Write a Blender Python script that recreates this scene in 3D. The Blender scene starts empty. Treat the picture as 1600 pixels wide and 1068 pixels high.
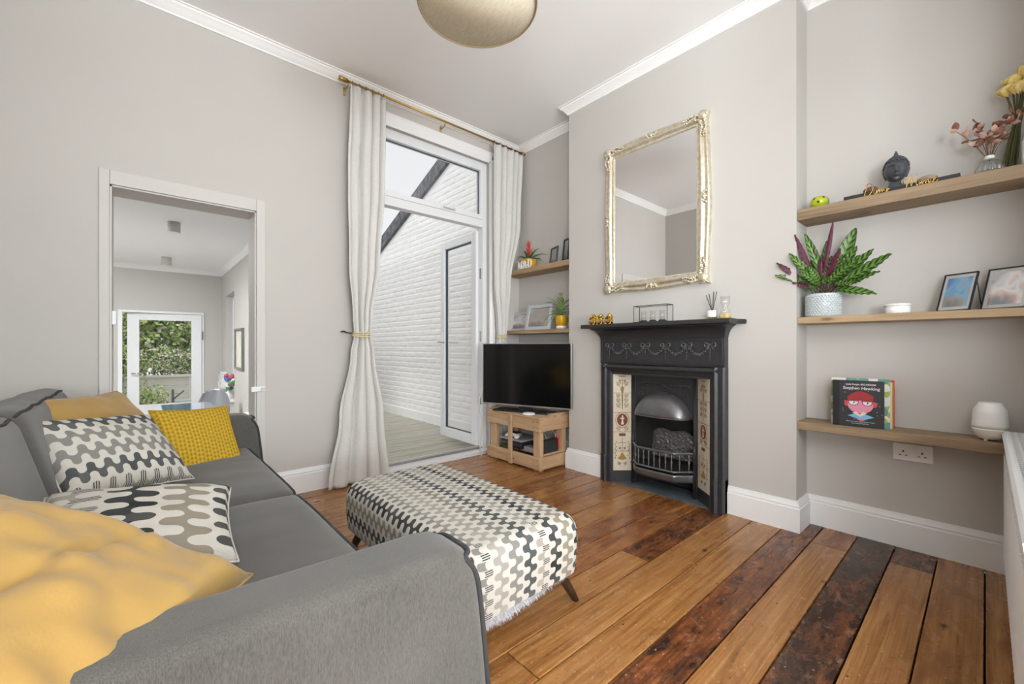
import bpy, bmesh, math, random
from mathutils import Vector, Matrix, Euler, noise
random.seed(7)
PI = math.pi
scene = bpy.context.scene
COL = scene.collection

# ------------------------------------------------------------------ camera
FPX, CX, CY = 656.0, 800.0, 541.5
YAW = math.atan2(740, 656)
cam = bpy.data.cameras.new('camera')
cam.sensor_width = 36.0
cam.lens = FPX / 1600 * 36
cam.shift_y = (CY - 534) / 1600
cam.clip_start = 0.01
camo = bpy.data.objects.new('camera', cam)
COL.objects.link(camo)
camo.location = (0, 0, 1.0)
camo.rotation_euler = (PI / 2, 0, YAW - PI / 2)
scene.camera = camo

# ------------------------------------------------------------------ sky, sun, added fill lights, exposure
world = bpy.data.worlds.new('world')
scene.world = world
world.use_nodes = True
bgn = world.node_tree.nodes.get('Background') or world.node_tree.nodes.new('ShaderNodeBackground')
outn = world.node_tree.nodes.get('World Output') or world.node_tree.nodes.new('ShaderNodeOutputWorld')
world.node_tree.links.new(bgn.outputs[0], outn.inputs[0])
bgn.inputs[0].default_value = (0.93, 0.95, 0.97, 1)
bgn.inputs[1].default_value = 0.88

def area_light(name, loc, direction, sx, sy, power, color=(1, 1, 1)):
    l = bpy.data.lights.new(name, 'AREA')
    l.shape = 'RECTANGLE'; l.size = sx; l.size_y = sy; l.energy = power; l.color = color
    o = bpy.data.objects.new(name, l); COL.objects.link(o)
    o.location = loc
    o.rotation_euler = Vector(direction).to_track_quat('-Z', 'Y').to_euler()
    return o
sun = bpy.data.lights.new('sun', 'SUN'); sun.energy = 1.15; sun.angle = 0.7; sun.color = (1, 0.97, 0.93)
suno = bpy.data.objects.new('sun', sun); COL.objects.link(suno)
suno.rotation_euler = Vector((0.62, 0.18, -0.75)).to_track_quat('-Z', 'Y').to_euler()
# added fill light behind the camera, tilted up; its bay window is invented
area_light('added_bay_fill', (0.2, -3.45, 1.3), (0.10, 1, 1.5), 2.6, 1.8, 325, (0.915, 0.965, 1.0))
# added fill light for the chimney wall, at an invented side window
area_light('added_side_fill', (-2.5, -2.0, 1.3), (0.85, 0.55, 1.5), 2.0, 1.8, 345, (0.915, 0.965, 1.0))
# weak added fill light for the right alcove, at an invented radiator window
area_light('added_radiator_fill', (1.95, -0.30, 1.75), (0, 1, 0.1), 1.3, 1.6, 8, (0.915, 0.965, 1.0))
# added fill light that brightens the kitchen from an unseen, invented roof light
area_light('added_kitchen_fill', (-0.8, 6.3, 2.34), (0.1, 0, -1), 0.75, 2.5, 250, (0.98, 0.99, 1.0))
vs = scene.view_settings
vs.view_transform = 'Standard'; vs.look = 'None'; vs.exposure = 0.1; vs.gamma = 1.0; vs.use_curve_mapping = False
try:
    scene.cycles.max_bounces = 10; scene.cycles.diffuse_bounces = 6
    scene.cycles.transparent_max_bounces = 16
except Exception: pass

# ------------------------------------------------------------------ pixel -> point (distance always from a plane it touches)
Fv = (math.cos(YAW), math.sin(YAW)); Rv = (math.sin(YAW), -math.cos(YAW))
def ray(u, v):
    p = (u - CX) / FPX; q = (CY - v) / FPX
    return (Fv[0] + p * Rv[0], Fv[1] + p * Rv[1], q)
def onX(u, v, X): r = ray(u, v); t = X / r[0]; return Vector((X, r[1] * t, 1 + r[2] * t))
def onY(u, v, Y): r = ray(u, v); t = Y / r[1]; return Vector((r[0] * t, Y, 1 + r[2] * t))
def onZ(u, v, Z): r = ray(u, v); t = (Z - 1) / r[2]; return Vector((r[0] * t, r[1] * t, Z))

# ------------------------------------------------------------------ materials
def lin(c): c /= 255.0; return c / 12.92 if c <= 0.04045 else ((c + 0.055) / 1.055) ** 2.4
def S(r, g, b): return (lin(r), lin(g), lin(b), 1)
class NB:
    """tiny node-tree builder"""
    def __init__(s, m):
        s.m = m; m.use_nodes = True; s.t = m.node_tree; s.n = s.t.nodes
        s.p = s.n.get('Principled BSDF')
        s.out = s.n.get('Material Output')
    def put(s, sock, v):
        if isinstance(v, bpy.types.NodeSocket): s.t.links.new(v, sock)
        elif v is not None: sock.default_value = v
    def math(s, op, a, b=None, c=None):
        n = s.n.new('ShaderNodeMath'); n.operation = op
        s.put(n.inputs[0], a)
        if b is not None: s.put(n.inputs[1], b)
        if c is not None: s.put(n.inputs[2], c)
        return n.outputs[0]
    def coord(s, kind='Object'): return s.n.new('ShaderNodeTexCoord').outputs[kind]
    def xyz(s, v):
        n = s.n.new('ShaderNodeSeparateXYZ'); s.put(n.inputs[0], v); return n.outputs
    def comb(s, x, y, z):
        n = s.n.new('ShaderNodeCombineXYZ'); s.put(n.inputs[0], x); s.put(n.inputs[1], y); s.put(n.inputs[2], z); return n.outputs[0]
    def mapping(s, v, scale=(1, 1, 1), loc=(0, 0, 0)):
        n = s.n.new('ShaderNodeMapping'); s.put(n.inputs[0], v); n.inputs['Scale'].default_value = scale
        if isinstance(loc, bpy.types.NodeSocket): s.t.links.new(loc, n.inputs['Location'])
        else: n.inputs['Location'].default_value = loc
        return n.outputs[0]
    def noise(s, v, scale, detail=3, rough=0.5, dist=0):
        n = s.n.new('ShaderNodeTexNoise'); s.put(n.inputs['Vector'], v); n.inputs['Scale'].default_value = scale
        n.inputs['Detail'].default_value = detail; n.inputs['Roughness'].default_value = rough; n.inputs['Distortion'].default_value = dist
        return n.outputs['Fac']
    def ramp(s, f, stops, const=False):
        n = s.n.new('ShaderNodeValToRGB'); s.put(n.inputs[0], f); r = n.color_ramp
        if const: r.interpolation = 'CONSTANT'
        while len(r.elements) < len(stops): r.elements.new(0.5)
        for e, (p, c) in zip(r.elements, stops):
            e.position = p; e.color = c if len(c) == 4 else (*c, 1)
        return n.outputs[0]
    def mix(s, f, a, b, mode='MIX'):
        n = s.n.new('ShaderNodeMix'); n.data_type = 'RGBA'; n.blend_type = mode
        s.put(n.inputs[0], f); s.put(n.inputs[6], a); s.put(n.inputs[7], b); return n.outputs[2]
    def bump(s, h, strength=0.3, dist=0.002):
        n = s.n.new('ShaderNodeBump'); n.inputs['Strength'].default_value = strength; n.inputs['Distance'].default_value = dist
        s.put(n.inputs['Height'], h); s.t.links.new(n.outputs[0], s.p.inputs['Normal'])
    def base(s, c): s.put(s.p.inputs['Base Color'], c)
    def rough(s, r): s.put(s.p.inputs['Roughness'], r)
MATS = {}
def mat(name, color, rough=0.6, metal=0.0, vary=0.0, vscale=6, bump=0.0, bscale=60, spec=0.5, coat=0.0, stretch=(1, 1, 1), sheen=0):
    if name in MATS: return MATS[name]
    m = bpy.data.materials.new(name); b = NB(m)
    b.p.inputs['Metallic'].default_value = metal
    b.p.inputs['Roughness'].default_value = rough
    b.p.inputs['Specular IOR Level'].default_value = spec
    if coat: b.p.inputs['Coat Weight'].default_value = coat; b.p.inputs['Coat Roughness'].default_value = 0.1
    if sheen: b.p.inputs['Sheen Weight'].default_value = sheen
    co = b.coord('Object')
    mp = b.mapping(co, stretch)
    if vary > 0:
        n = b.noise(mp, vscale, 4)
        dk = tuple(c * (1 - vary) for c in color[:3]) + (1,)
        lt = tuple(min(1, c * (1 + vary)) for c in color[:3]) + (1,)
        b.base(b.ramp(n, [(0.3, dk), (0.7, lt)]))
    else: b.base(color)
    if bump > 0: b.bump(b.noise(mp, bscale, 3), bump, 0.003)
    m.diffuse_color = color
    MATS[name] = m
    return m
def glass_mat(name, tint=(1, 1, 1, 1), ior=1.45, extra=0.0):
    if name in MATS: return MATS[name]
    m = bpy.data.materials.new(name); b = NB(m); t = b.t
    b.n.remove(b.p)
    tr = b.n.new('ShaderNodeBsdfTransparent'); tr.inputs[0].default_value = tint
    gl = b.n.new('ShaderNodeBsdfGlossy'); gl.inputs['Roughness'].default_value = 0.03
    fr = b.n.new('ShaderNodeLayerWeight'); fr.inputs[0].default_value = 0.5
    mx = b.n.new('ShaderNodeMixShader')
    f = b.math('MINIMUM', b.math('ADD', b.math('MULTIPLY_ADD', b.math('POWER', fr.outputs['Facing'], 5.0), 0.7, 0.035), extra), 0.85)
    t.links.new(f, mx.inputs[0]); t.links.new(tr.outputs[0], mx.inputs[1]); t.links.new(gl.outputs[0], mx.inputs[2])
    t.links.new(mx.outputs[0], b.out.inputs[0])
    MATS[name] = m
    return m
def wood_mat(name, c1, c2, c3=None, axis=1, scale=1.0, rough=0.6, bump=0.25, knots=True):
    if name in MATS: return MATS[name]
    m = bpy.data.materials.new(name); b = NB(m)
    st = [26 * scale] * 3; st[axis] = 1.6 * scale
    co = b.coord('Object')
    rnd = b.n.new('ShaderNodeObjectInfo').outputs['Random']
    off = b.math('MULTIPLY', rnd, 37.0)
    mp = b.mapping(co, tuple(st), b.comb(off, off, off))
    g = b.noise(mp, 1.0, 5, 0.6, 1.2)
    st2 = [5 * scale] * 3; st2[axis] = 1.5 * scale
    g2 = b.noise(b.mapping(co, tuple(st2), b.comb(off, off, off)), 1.0, 4, 0.6, 0.6)
    col = b.ramp(g, [(0.3, c2), (0.62, c1)])
    col = b.mix(b.ramp(g2, [(0.45, (0, 0, 0, 1)), (0.7, (0.75, 0.75, 0.75, 1))]), col, c3 or c2)
    if knots:
        v = b.n.new('ShaderNodeTexVoronoi'); v.inputs['Scale'].default_value = 1.0
        st3 = [9 * scale] * 3; st3[axis] = 3.2 * scale
        b.put(v.inputs['Vector'], b.mapping(co, tuple(st3), b.comb(off, off, off)))
        k = b.ramp(v.outputs['Distance'], [(0.04, (1, 1, 1, 1)), (0.13, (0, 0, 0, 1))])
        col = b.mix(k, col, tuple(x * 0.35 for x in c2[:3]) + (1,))
    b.base(col); b.rough(rough)
    if bump: b.bump(g, bump, 0.002)
    MATS[name] = m
    return m

def wave_fabric(name, cw=0.033, period=0.044, axis_swap=False, warm=1.0):
    """woven cloth: interlocking wave chains, pale chains between coloured ones, some with fine black stripes (UVs are metres)"""
    if name in MATS: return MATS[name]
    m = bpy.data.materials.new(name); b = NB(m)
    uv = b.xyz(b.coord('UV'))
    u, v = (uv[1], uv[0]) if axis_swap else (uv[0], uv[1])
    ph = b.math('MULTIPLY', v, 2 * PI / period)
    sn = b.math('SINE', ph)
    # meander with upright flanks and round ends
    sq = b.math('MULTIPLY', b.math('SIGN', sn), b.math('POWER', b.math('ABSOLUTE', sn), 0.34))
    uu = b.math('SUBTRACT', u, b.math('MULTIPLY', sq, cw * 0.445))
    q = b.math('DIVIDE', uu, cw)
    # narrow / widen so that each lobe has round ends
    idx = b.math('FLOOR', q)
    fr = b.math('SUBTRACT', q, idx)
    odd = b.math('MODULO', b.math('ABSOLUTE', idx), 2.0)
    k = b.math('FRACT', b.math('DIVIDE', b.math('ADD', b.math('ABSOLUTE', idx), 0.5), 16.0))
    cream = S(190, 187, 179)
    dark, dark2, mid, lgt, tau = S(45, 48, 50), S(70, 75, 76), S(128, 127, 122), S(160, 156, 147), S(140, 132, 118)
    seq = [mid, dark2, lgt, dark, tau, dark, mid, lgt]
    cols = b.ramp(k, [(i / 8.0, c) for i, c in enumerate(seq)], const=True)
    # fine black stripes on some chains (every lobe on one side)
    stf = b.ramp(k, [(0, (0, 0, 0)), (2 / 8, (1, 1, 1)), (3 / 8, (0, 0, 0)), (6 / 8, (1, 1, 1)), (7 / 8, (0, 0, 0))], const=True)
    side = b.math('GREATER_THAN', sn, 0.0)
    fine = b.math('GREATER_THAN', b.math('SINE', b.math('MULTIPLY', v, 2 * PI / (period / 7))), -0.1)
    stripe = b.math('MULTIPLY', stf, side)
    scol = b.mix(fine, S(25, 25, 27), cream)
    cols = b.mix(stripe, cols, scol)
    lobe = b.math('FLOOR', b.math('DIVIDE', v, period / 2))
    wn = b.n.new('ShaderNodeTexWhiteNoise'); wn.noise_dimensions = '2D'; b.put(wn.inputs['Vector'], b.comb(idx, lobe, 0.0))
    cols = b.mix(b.math('MULTIPLY', wn.outputs['Value'], 0.34), cols, mid)
    c = b.mix(odd, b.mix(b.math('MULTIPLY', wn.outputs['Value'], 0.25), cream, S(205, 203, 198)), cols)
    w = b.noise(b.coord('UV'), 900, 2)
    c = b.mix(0.22, c, b.ramp(w, [(0.35, (0.12, 0.11, 0.1, 1)), (0.65, (0.95, 0.93, 0.88, 1))]), 'OVERLAY')
    b.base(c); b.rough(0.9)
    b.p.inputs['Specular IOR Level'].default_value = 0.2
    b.bump(w, 0.25, 0.001)
    MATS[name] = m
    return m

# ------------------------------------------------------------------ mesh building
def pmat(o):
    m = o.matrix_basis.copy()
    while o.parent:
        o = o.parent; m = o.matrix_basis @ m
    return m
class MB:
    def __init__(s): s.v = []; s.f = []; s.uv = None; s.mi = []; s.smooth = []; s.cm = 0; s.cs = False
    def add(s, vs, fs, uvs=None):
        o = len(s.v); s.v += [Vector(p) for p in vs]
        for f in fs:
            s.f.append([i + o for i in f]); s.mi.append(s.cm); s.smooth.append(s.cs)
        if uvs is not None:
            if s.uv is None: s.uv = {}
            for i, t in enumerate(uvs): s.uv[o + i] = t
        return s
    def box(s, x0, x1, y0, y1, z0, z1, M=None):
        vs = [Vector(p) for p in ((x0, y0, z0), (x1, y0, z0), (x1, y1, z0), (x0, y1, z0), (x0, y0, z1), (x1, y0, z1), (x1, y1, z1), (x0, y1, z1))]
        if M is not None: vs = [M @ p for p in vs]
        return s.add(vs, [(3, 2, 1, 0), (4, 5, 6, 7), (0, 1, 5, 4), (1, 2, 6, 5), (2, 3, 7, 6), (3, 0, 4, 7)])
    def prism(s, poly, axis, a0, a1, M=None):
        """poly: 2-D points in the plane across 'axis' (x: (y,z), y: (x,z), z: (x,y))"""
        def P(p, a): return {'x': (a, p[0], p[1]), 'y': (p[0], a, p[1]), 'z': (p[0], p[1], a)}[axis]
        n = len(poly)
        vs = [Vector(P(p, a0)) for p in poly] + [Vector(P(p, a1)) for p in poly]
        if M is not None: vs = [M @ p for p in vs]
        fs = [tuple(range(n)), tuple(reversed(range(n, 2 * n)))]
        fs += [((i + 1) % n, i, i + n, (i + 1) % n + n) for i in range(n)]
        return s.add(vs, fs)
    def tube(s, pts, r, n=8, caps=True, flat=1.0):
        s.cs = True
        pts = [Vector(p) for p in pts]
        rs = r if isinstance(r, (list, tuple)) else [r] * len(pts)
        vs = []; prev = None
        for i, p in enumerate(pts):
            d = (pts[min(i + 1, len(pts) - 1)] - pts[max(i - 1, 0)])
            if d.length < 1e-9: d = Vector((0, 0, 1))
            d.normalize()
            if prev is None:
                a = Vector((0, 0, 1)) if abs(d.z) < 0.9 else Vector((1, 0, 0))
                u = d.cross(a).normalized()
            else:
                u = prev - d * prev.dot(d)
                u = u.normalized() if u.length > 1e-6 else d.orthogonal().normalized()
            prev = u; w = d.cross(u)
            for k in range(n):
                a = 2 * PI * k / n
                vs.append(p + (u * math.cos(a) + w * math.sin(a) * flat) * rs[i])
        fs = []
        for i in range(len(pts) - 1):
            for k in range(n):
                fs.append((i * n + k, i * n + (k + 1) % n, (i + 1) * n + (k + 1) % n, (i + 1) * n + k))
        if caps: fs += [tuple(reversed(range(n))), tuple(range((len(pts) - 1) * n, len(pts) * n))]
        s.add(vs, fs); s.cs = False
        return s
    def lathe(s, prof, c=(0, 0, 0), n=24, M=None, sq=0.0):
        s.cs = True
        vs = []; c = Vector(c)
        for r, z in prof:
            for k in range(n):
                a = 2 * PI * k / n
                ca, sa = math.cos(a), math.sin(a)
                f = 1.0
                if sq: f = 1 + sq * (1 / max(abs(ca), abs(sa)) - 1)
                vs.append(Vector((r * ca * f, r * sa * f, z)))
        if M is not None: vs = [M @ p for p in vs]
        vs = [p + c for p in vs]
        m = len(prof); fs = []
        for i in range(m - 1):
            for k in range(n):
                fs.append((i * n + k, i * n + (k + 1) % n, (i + 1) * n + (k + 1) % n, (i + 1) * n + k))
        if prof[0][0] > 1e-5: fs.append(tuple(reversed(range(n))))
        if prof[-1][0] > 1e-5: fs.append(tuple(range((m - 1) * n, m * n)))
        s.add(vs, fs); s.cs = False
        return s
    def ball(s, c, r, n=10, m=6, M=None):
        rx, ry, rz = r if isinstance(r, (tuple, list)) else (r, r, r)
        s.cs = True; vs = []
        for i in range(m + 1):
            t = PI * i / m
            for k in range(n):
                a = 2 * PI * k / n
                vs.append(Vector((rx * math.sin(t) * math.cos(a), ry * math.sin(t) * math.sin(a), -rz * math.cos(t))))
        if M is not None: vs = [M @ p for p in vs]
        vs = [p + Vector(c) for p in vs]
        fs = []
        for i in range(m):
            for k in range(n):
                fs.append((i * n + k, i * n + (k + 1) % n, (i + 1) * n + (k + 1) % n, (i + 1) * n + k))
        s.add(vs, fs); s.cs = False
        return s
    def grid(s, fn, nu, nv, cu=False, uvf=None, flip=False):
        s.cs = True
        vs = []; uvs = [] if uvf else None
        for j in range(nv + 1):
            for i in range(nu + (0 if cu else 1)):
                a, b_ = i / nu, j / nv
                vs.append(Vector(fn(a, b_)))
                if uvf: uvs.append(uvf(a, b_))
        w = nu if cu else nu + 1
        fs = []
        for j in range(nv):
            for i in range(nu):
                i2 = (i + 1) % w
                q = (j * w + i, j * w + i2, (j + 1) * w + i2, (j + 1) * w + i)
                fs.append(tuple(reversed(q)) if flip else q)
        s.add(vs, fs, uvs); s.cs = False
        return s
    def mesh(s, name):
        me = bpy.data.meshes.new(name)
        me.from_pydata([tuple(p) for p in s.v], [], s.f)
        me.polygons.foreach_set('use_smooth', s.smooth)
        me.polygons.foreach_set('material_index', s.mi)
        if s.uv is not None:
            l = me.uv_layers.new(name='UVMap')
            for lp in me.loops: l.data[lp.index].uv = s.uv.get(lp.vertex_index, (0, 0))
        me.update()
        return me
    def build(s, name, m, parent=None, bevel=0.0, seg=2, local=False, fixn=True, sub=0, ang=None, thick=0.0):
        inv = Matrix.Identity(4)
        if parent is not None and not local: inv = pmat(parent).inverted()
        s.v = [inv @ p for p in s.v]
        lo = Vector([min(p[i] for p in s.v) for i in range(3)]); hi = Vector([max(p[i] for p in s.v) for i in range(3)])
        c = (lo + hi) / 2
        if parent is None: c.z = lo.z
        s.v = [p - c for p in s.v]
        me = s.mesh(name)
        if fixn:
            bm = bmesh.new(); bm.from_mesh(me); bmesh.ops.recalc_face_normals(bm, faces=bm.faces); bm.to_mesh(me); bm.free()
        for mm in (m if isinstance(m, (list, tuple)) else [m]): me.materials.append(mm)
        if ang is not None: 
            me.polygons.foreach_set('use_smooth', [True] * len(me.polygons)); me.set_sharp_from_angle(angle=math.radians(ang))
        o = bpy.data.objects.new(name, me); COL.objects.link(o)
        o.location = c
        if parent is not None: o.parent = parent
        if thick:
            md = o.modifiers.new('solid', 'SOLIDIFY'); md.thickness = thick; md.offset = 0
        if bevel > 0:
            md = o.modifiers.new('bevel', 'BEVEL'); md.width = bevel; md.segments = seg; md.limit_method = 'ANGLE'; md.angle_limit = math.radians(35)
            me.polygons.foreach_set('use_smooth', [True] * len(me.polygons)); me.set_sharp_from_angle(angle=math.radians(35))
            md.harden_normals = True
        if sub:
            md = o.modifiers.new('sub', 'SUBSURF'); md.levels = sub; md.render_levels = sub
        return o
def tag(o, label=None, cat=None, group=None, kind=None):
    if label: o['label'] = label
    if cat: o['category'] = cat
    if group: o['group'] = group
    if kind: o['kind'] = kind
    return o
def thing(name, label, cat, loc=(0, 0, 0), rotz=0.0, group=None):
    o = bpy.data.objects.new(name, None); COL.objects.link(o)
    o.empty_display_size = 0.05
    o.location = loc; o.rotation_euler = (0, 0, rotz)
    return tag(o, label, cat, group)
def struct(name, mb, m, **k):
    o = mb.build(name, m, **k); o['kind'] = 'structure'; return o
def dup(o, parent=None, loc=None):
    c = o.copy(); COL.objects.link(c)
    if parent is not None: c.parent = parent
    if loc is not None: c.location = loc
    return c
def text_mb(txt, size, extrude=0.0005, shear=0.0, align='CENTER', bold=0.0):
    cu = bpy.data.curves.new('lettering', 'FONT'); cu.body = txt; cu.size = size; cu.extrude = extrude; cu.shear = shear
    cu.align_x = align; cu.offset = bold; cu.resolution_u = 3
    o = bpy.data.objects.new('lettering', cu); COL.objects.link(o)
    bpy.context.view_layer.update()
    me = bpy.data.meshes.new_from_object(o)
    mb = MB(); mb.add([v.co.copy() for v in me.vertices], [tuple(p.vertices) for p in me.polygons])
    bpy.data.objects.remove(o); bpy.data.curves.remove(cu); bpy.data.meshes.remove(me)
    return mb
def xform(mb, M): mb.v = [M @ p for p in mb.v]; return mb
def frame_matrix(o, ex, ey, ez):
    return Matrix(((ex[0], ey[0], ez[0], o[0]), (ex[1], ey[1], ez[1], o[1]), (ex[2], ey[2], ez[2], o[2]), (0, 0, 0, 1)))
def smooth_path(pts, n=6):
    pts = [Vector(p) for p in pts]; out = []
    for i in range(len(pts) - 1):
        p0 = pts[max(i - 1, 0)]; p1 = pts[i]; p2 = pts[i + 1]; p3 = pts[min(i + 2, len(pts) - 1)]
        for k in range(n):
            t = k / n
            out.append(0.5 * ((2 * p1) + (p2 - p0) * t + (2 * p0 - 5 * p1 + 4 * p2 - p3) * t * t + (3 * p1 - p0 - 3 * p2 + p3) * t ** 3))
    out.append(pts[-1]); return out
# ================================================================== the setting
XW, XA, YW, XB, YR, CEIL = 2.66, 2.86, 3.12, -0.50, -0.17, 2.98
YC0, YC1 = 0.68, 2.289            # chimney breast
KX, KY, KF, KC = 1.05, 8.64, -0.40, 2.26   # kitchen: right wall, far wall, floor, ceiling
M_wall = mat('wall_paint', S(196, 193, 188), 0.85, vary=0.015, vscale=2, bump=0.04, bscale=240, spec=0.2)
M_white = mat('white_gloss_paint', S(236, 236, 236), 0.4, bump=0.02, bscale=90)
M_ceil = mat('ceiling_paint', S(245, 245, 245), 0.9, bump=0.03, bscale=160, spec=0.2)
M_upvc = mat('white_plastic_frame', S(232, 234, 236), 0.3)
M_gasket = mat('grey_rubber_gasket', S(70, 80, 92), 0.6)
M_glass = glass_mat('window_glass')
M_chrome = mat('chrome_metal', S(205, 205, 205), 0.18, 1.0)
M_brass = mat('brass_metal', S(196, 164, 96), 0.3, 1.0)
M_black = mat('black_matt', S(28, 28, 30), 0.55)

def holes_wall(axis, c0, c1, a0, a1, z0, z1, holes):
    """a wall slab with rectangular holes (a0,a1,z0,z1), as one mesh of boxes"""
    mb = MB()
    xs = sorted({a0, a1, *[h[0] for h in holes], *[h[1] for h in holes]})
    for i in range(len(xs) - 1):
        lo, hi = xs[i], xs[i + 1]; mid = (lo + hi) / 2
        zs = [(z0, z1)]
        for h in holes:
            if h[0] < mid < h[1]:
                nz = []
                for (p, q) in zs:
                    if h[2] > p: nz.append((p, min(q, h[2])))
                    if h[3] < q: nz.append((max(p, h[3]), q))
                zs = [t for t in nz if t[1] - t[0] > 1e-4]
        for p, q in zs:
            if axis == 'y': mb.box(lo, hi, c0, c1, p, q)
            else: mb.box(c0, c1, lo, hi, p, q)
    return mb
FR0, FR1, FRT = 1.28, 2.49, 2.75          # french door opening
DR0, DR1, DRT = -0.125, 0.565, 1.875      # doorway to the kitchen
struct('wall_back', holes_wall('y', YW, YW + 0.2, -1.5, 3.06, -0.5, 3.1, [(FR0, FR1, -0.5, FRT), (DR0, DR1, -0.5, DRT)]), M_wall)
mb = holes_wall('x', XW, XA + 0.2, YC0, YC1, -0.02, 3.05, [(1.075, 1.885, -0.02, 0.93)])
struct('wall_chimney', mb, M_wall)
mb = MB(); mb.box(XA, XA + 0.2, YR - 0.2, YC0, -0.02, 3.05)
struct('wall_right', mb, M_wall)
mb = MB(); mb.box(XA, XA + 0.2, YC1, YW, -0.02, 3.05)
struct('wall_alcove', mb, M_wall)
mb = MB(); mb.box(XB - 0.15, XB, YR - .13, YW, -0.02, 3.05)
struct('wall_left', mb, M_wall)
mb = holes_wall('y', YR - .13, YR, 1.15, XA, -.02, 3.05, [(1.25, 2.65, .9, 2.6)]); mb.box(XB - .15, 1.15, YR - 0.13, YR, 2.75, 3.05)
struct('wall_near', mb, M_wall)
# front half of the room behind the camera, with window openings added for the fill lights
mb = holes_wall('y', -3.75, -3.55, -2.85, 2.0, -0.02, 3.05, [(-1.1, 1.5, 0.6, 2.65)])
struct('wall_front', mb, M_wall)
mb = holes_wall('x', -2.85, -2.65, -3.55, YR - .13, -.02, 3.05, [(-3.0, -1.0, .65, 2.55)])
struct('wall_front_left', mb, M_wall)
mb = MB(); mb.box(-2.65, XB - .15, YR - .13, YR, -.02, 3.05); struct('wall_hall', mb, M_wall)
mb = MB(); mb.box(1.85, 2.0, -3.55, YR - 0.13, -0.02, 3.05)
struct('wall_front_right', mb, M_wall)
fo = MB()
for a in (-1.1, -.25, .6, 1.45): fo.box(a, a + 0.05, -3.70, -3.62, 0.6, 2.65)
fo.box(-1.1, 1.5, -3.70, -3.62, 0.6, 0.66); fo.box(-1.1, 1.5, -3.70, -3.62, 2.59, 2.65)
struct('added_window_1', fo, M_upvc)  # invented bay window frame, added in front of the fill light
fo = MB()
for a in (1.25, 1.92, 2.60): fo.box(a, a + .05, YR - .12, YR - .08, .9, 2.6)
fo.box(1.25, 2.65, YR - .12, YR - .08, .9, .95); fo.box(1.25, 2.65, YR - .12, YR - .08, 2.55, 2.6)
struct('added_window_6', fo, M_upvc)  # unseen window over the radiator, added to carry its fill light
mb = MB(); mb.box(-2.85, 3.06, -3.75, YW + 0.0, CEIL, CEIL + 0.12)
struct('ceiling', mb, M_ceil)

# cornice and skirting
CORN = [(0, 2.915), (0.010, 2.915), (0.013, 2.925), (0.020, 2.930), (0.034, 2.950), (0.052, 2.962), (0.055, 2.972), (0.066, 2.974), (0.066, CEIL), (0, CEIL)]
SKIRT = [(0, 0), (0.022, 0), (0.022, 0.126), (0.016, 0.131), (0.018, 0.140), (0.012, 0.152), (0.009, 0.165), (0, 0.165)]
def run(name, prof, m, wall, sgn, a0, a1, axis):
    """moulding along a wall; axis is the direction it runs along; sgn = side it sticks out to"""
    mb = MB()
    if axis == 'x': mb.prism([(wall + sgn * p, z) for p, z in prof], 'x', a0, a1)
    else: mb.prism([(wall + sgn * p, z) for p, z in prof], 'y', a0, a1)
    return struct(name, mb, m, ang=30)
def sweep(name, prof, m, path):
    """moulding swept round the room with mitred corners; the room is on the right of the path"""
    mb = MB(); n_ = len(path); k_ = len(prof); vs = []
    dirs = [(Vector(path[i + 1]) - Vector(path[i])).normalized() for i in range(n_ - 1)]
    nr = [Vector((d.y, -d.x)) for d in dirs]
    for i in range(n_):
        off = nr[0] if i == 0 else nr[-1] if i == n_ - 1 else nr[i - 1] + nr[i]
        for p, z in prof: vs.append((path[i][0] + off.x * p, path[i][1] + off.y * p, z))
    fs = [(i * k_ + j, i * k_ + (j + 1) % k_, (i + 1) * k_ + (j + 1) % k_, (i + 1) * k_ + j) for i in range(n_ - 1) for j in range(k_)]
    fs += [tuple(range(k_)), tuple(range((n_ - 1) * k_, n_ * k_))]
    mb.add(vs, fs)
    return struct(name, mb, m, ang=30)
sweep('trim_1', CORN, M_ceil, [(XB, YR), (XB, YW), (XA, YW), (XA, YC1), (XW, YC1), (XW, YC0), (XA, YC0), (XA, YR)])
n = 2
sweep('baseboard_alcove', SKIRT, M_white, [(FR1 + .06, YW), (XA, YW), (XA, YC1), (XW, YC1), (XW, 1.931)])
sweep('baseboard_right', SKIRT, M_white, [(XW, 1.029), (XW, YC0), (XA, YC0), (XA, YR), (1.15, YR)])
run('baseboard_back', SKIRT, M_white, YW, -1, 0.616, 1.215, 'x')
run('baseboard_left', SKIRT, M_white, XB, 1, YR, YW, 'y')

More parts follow.
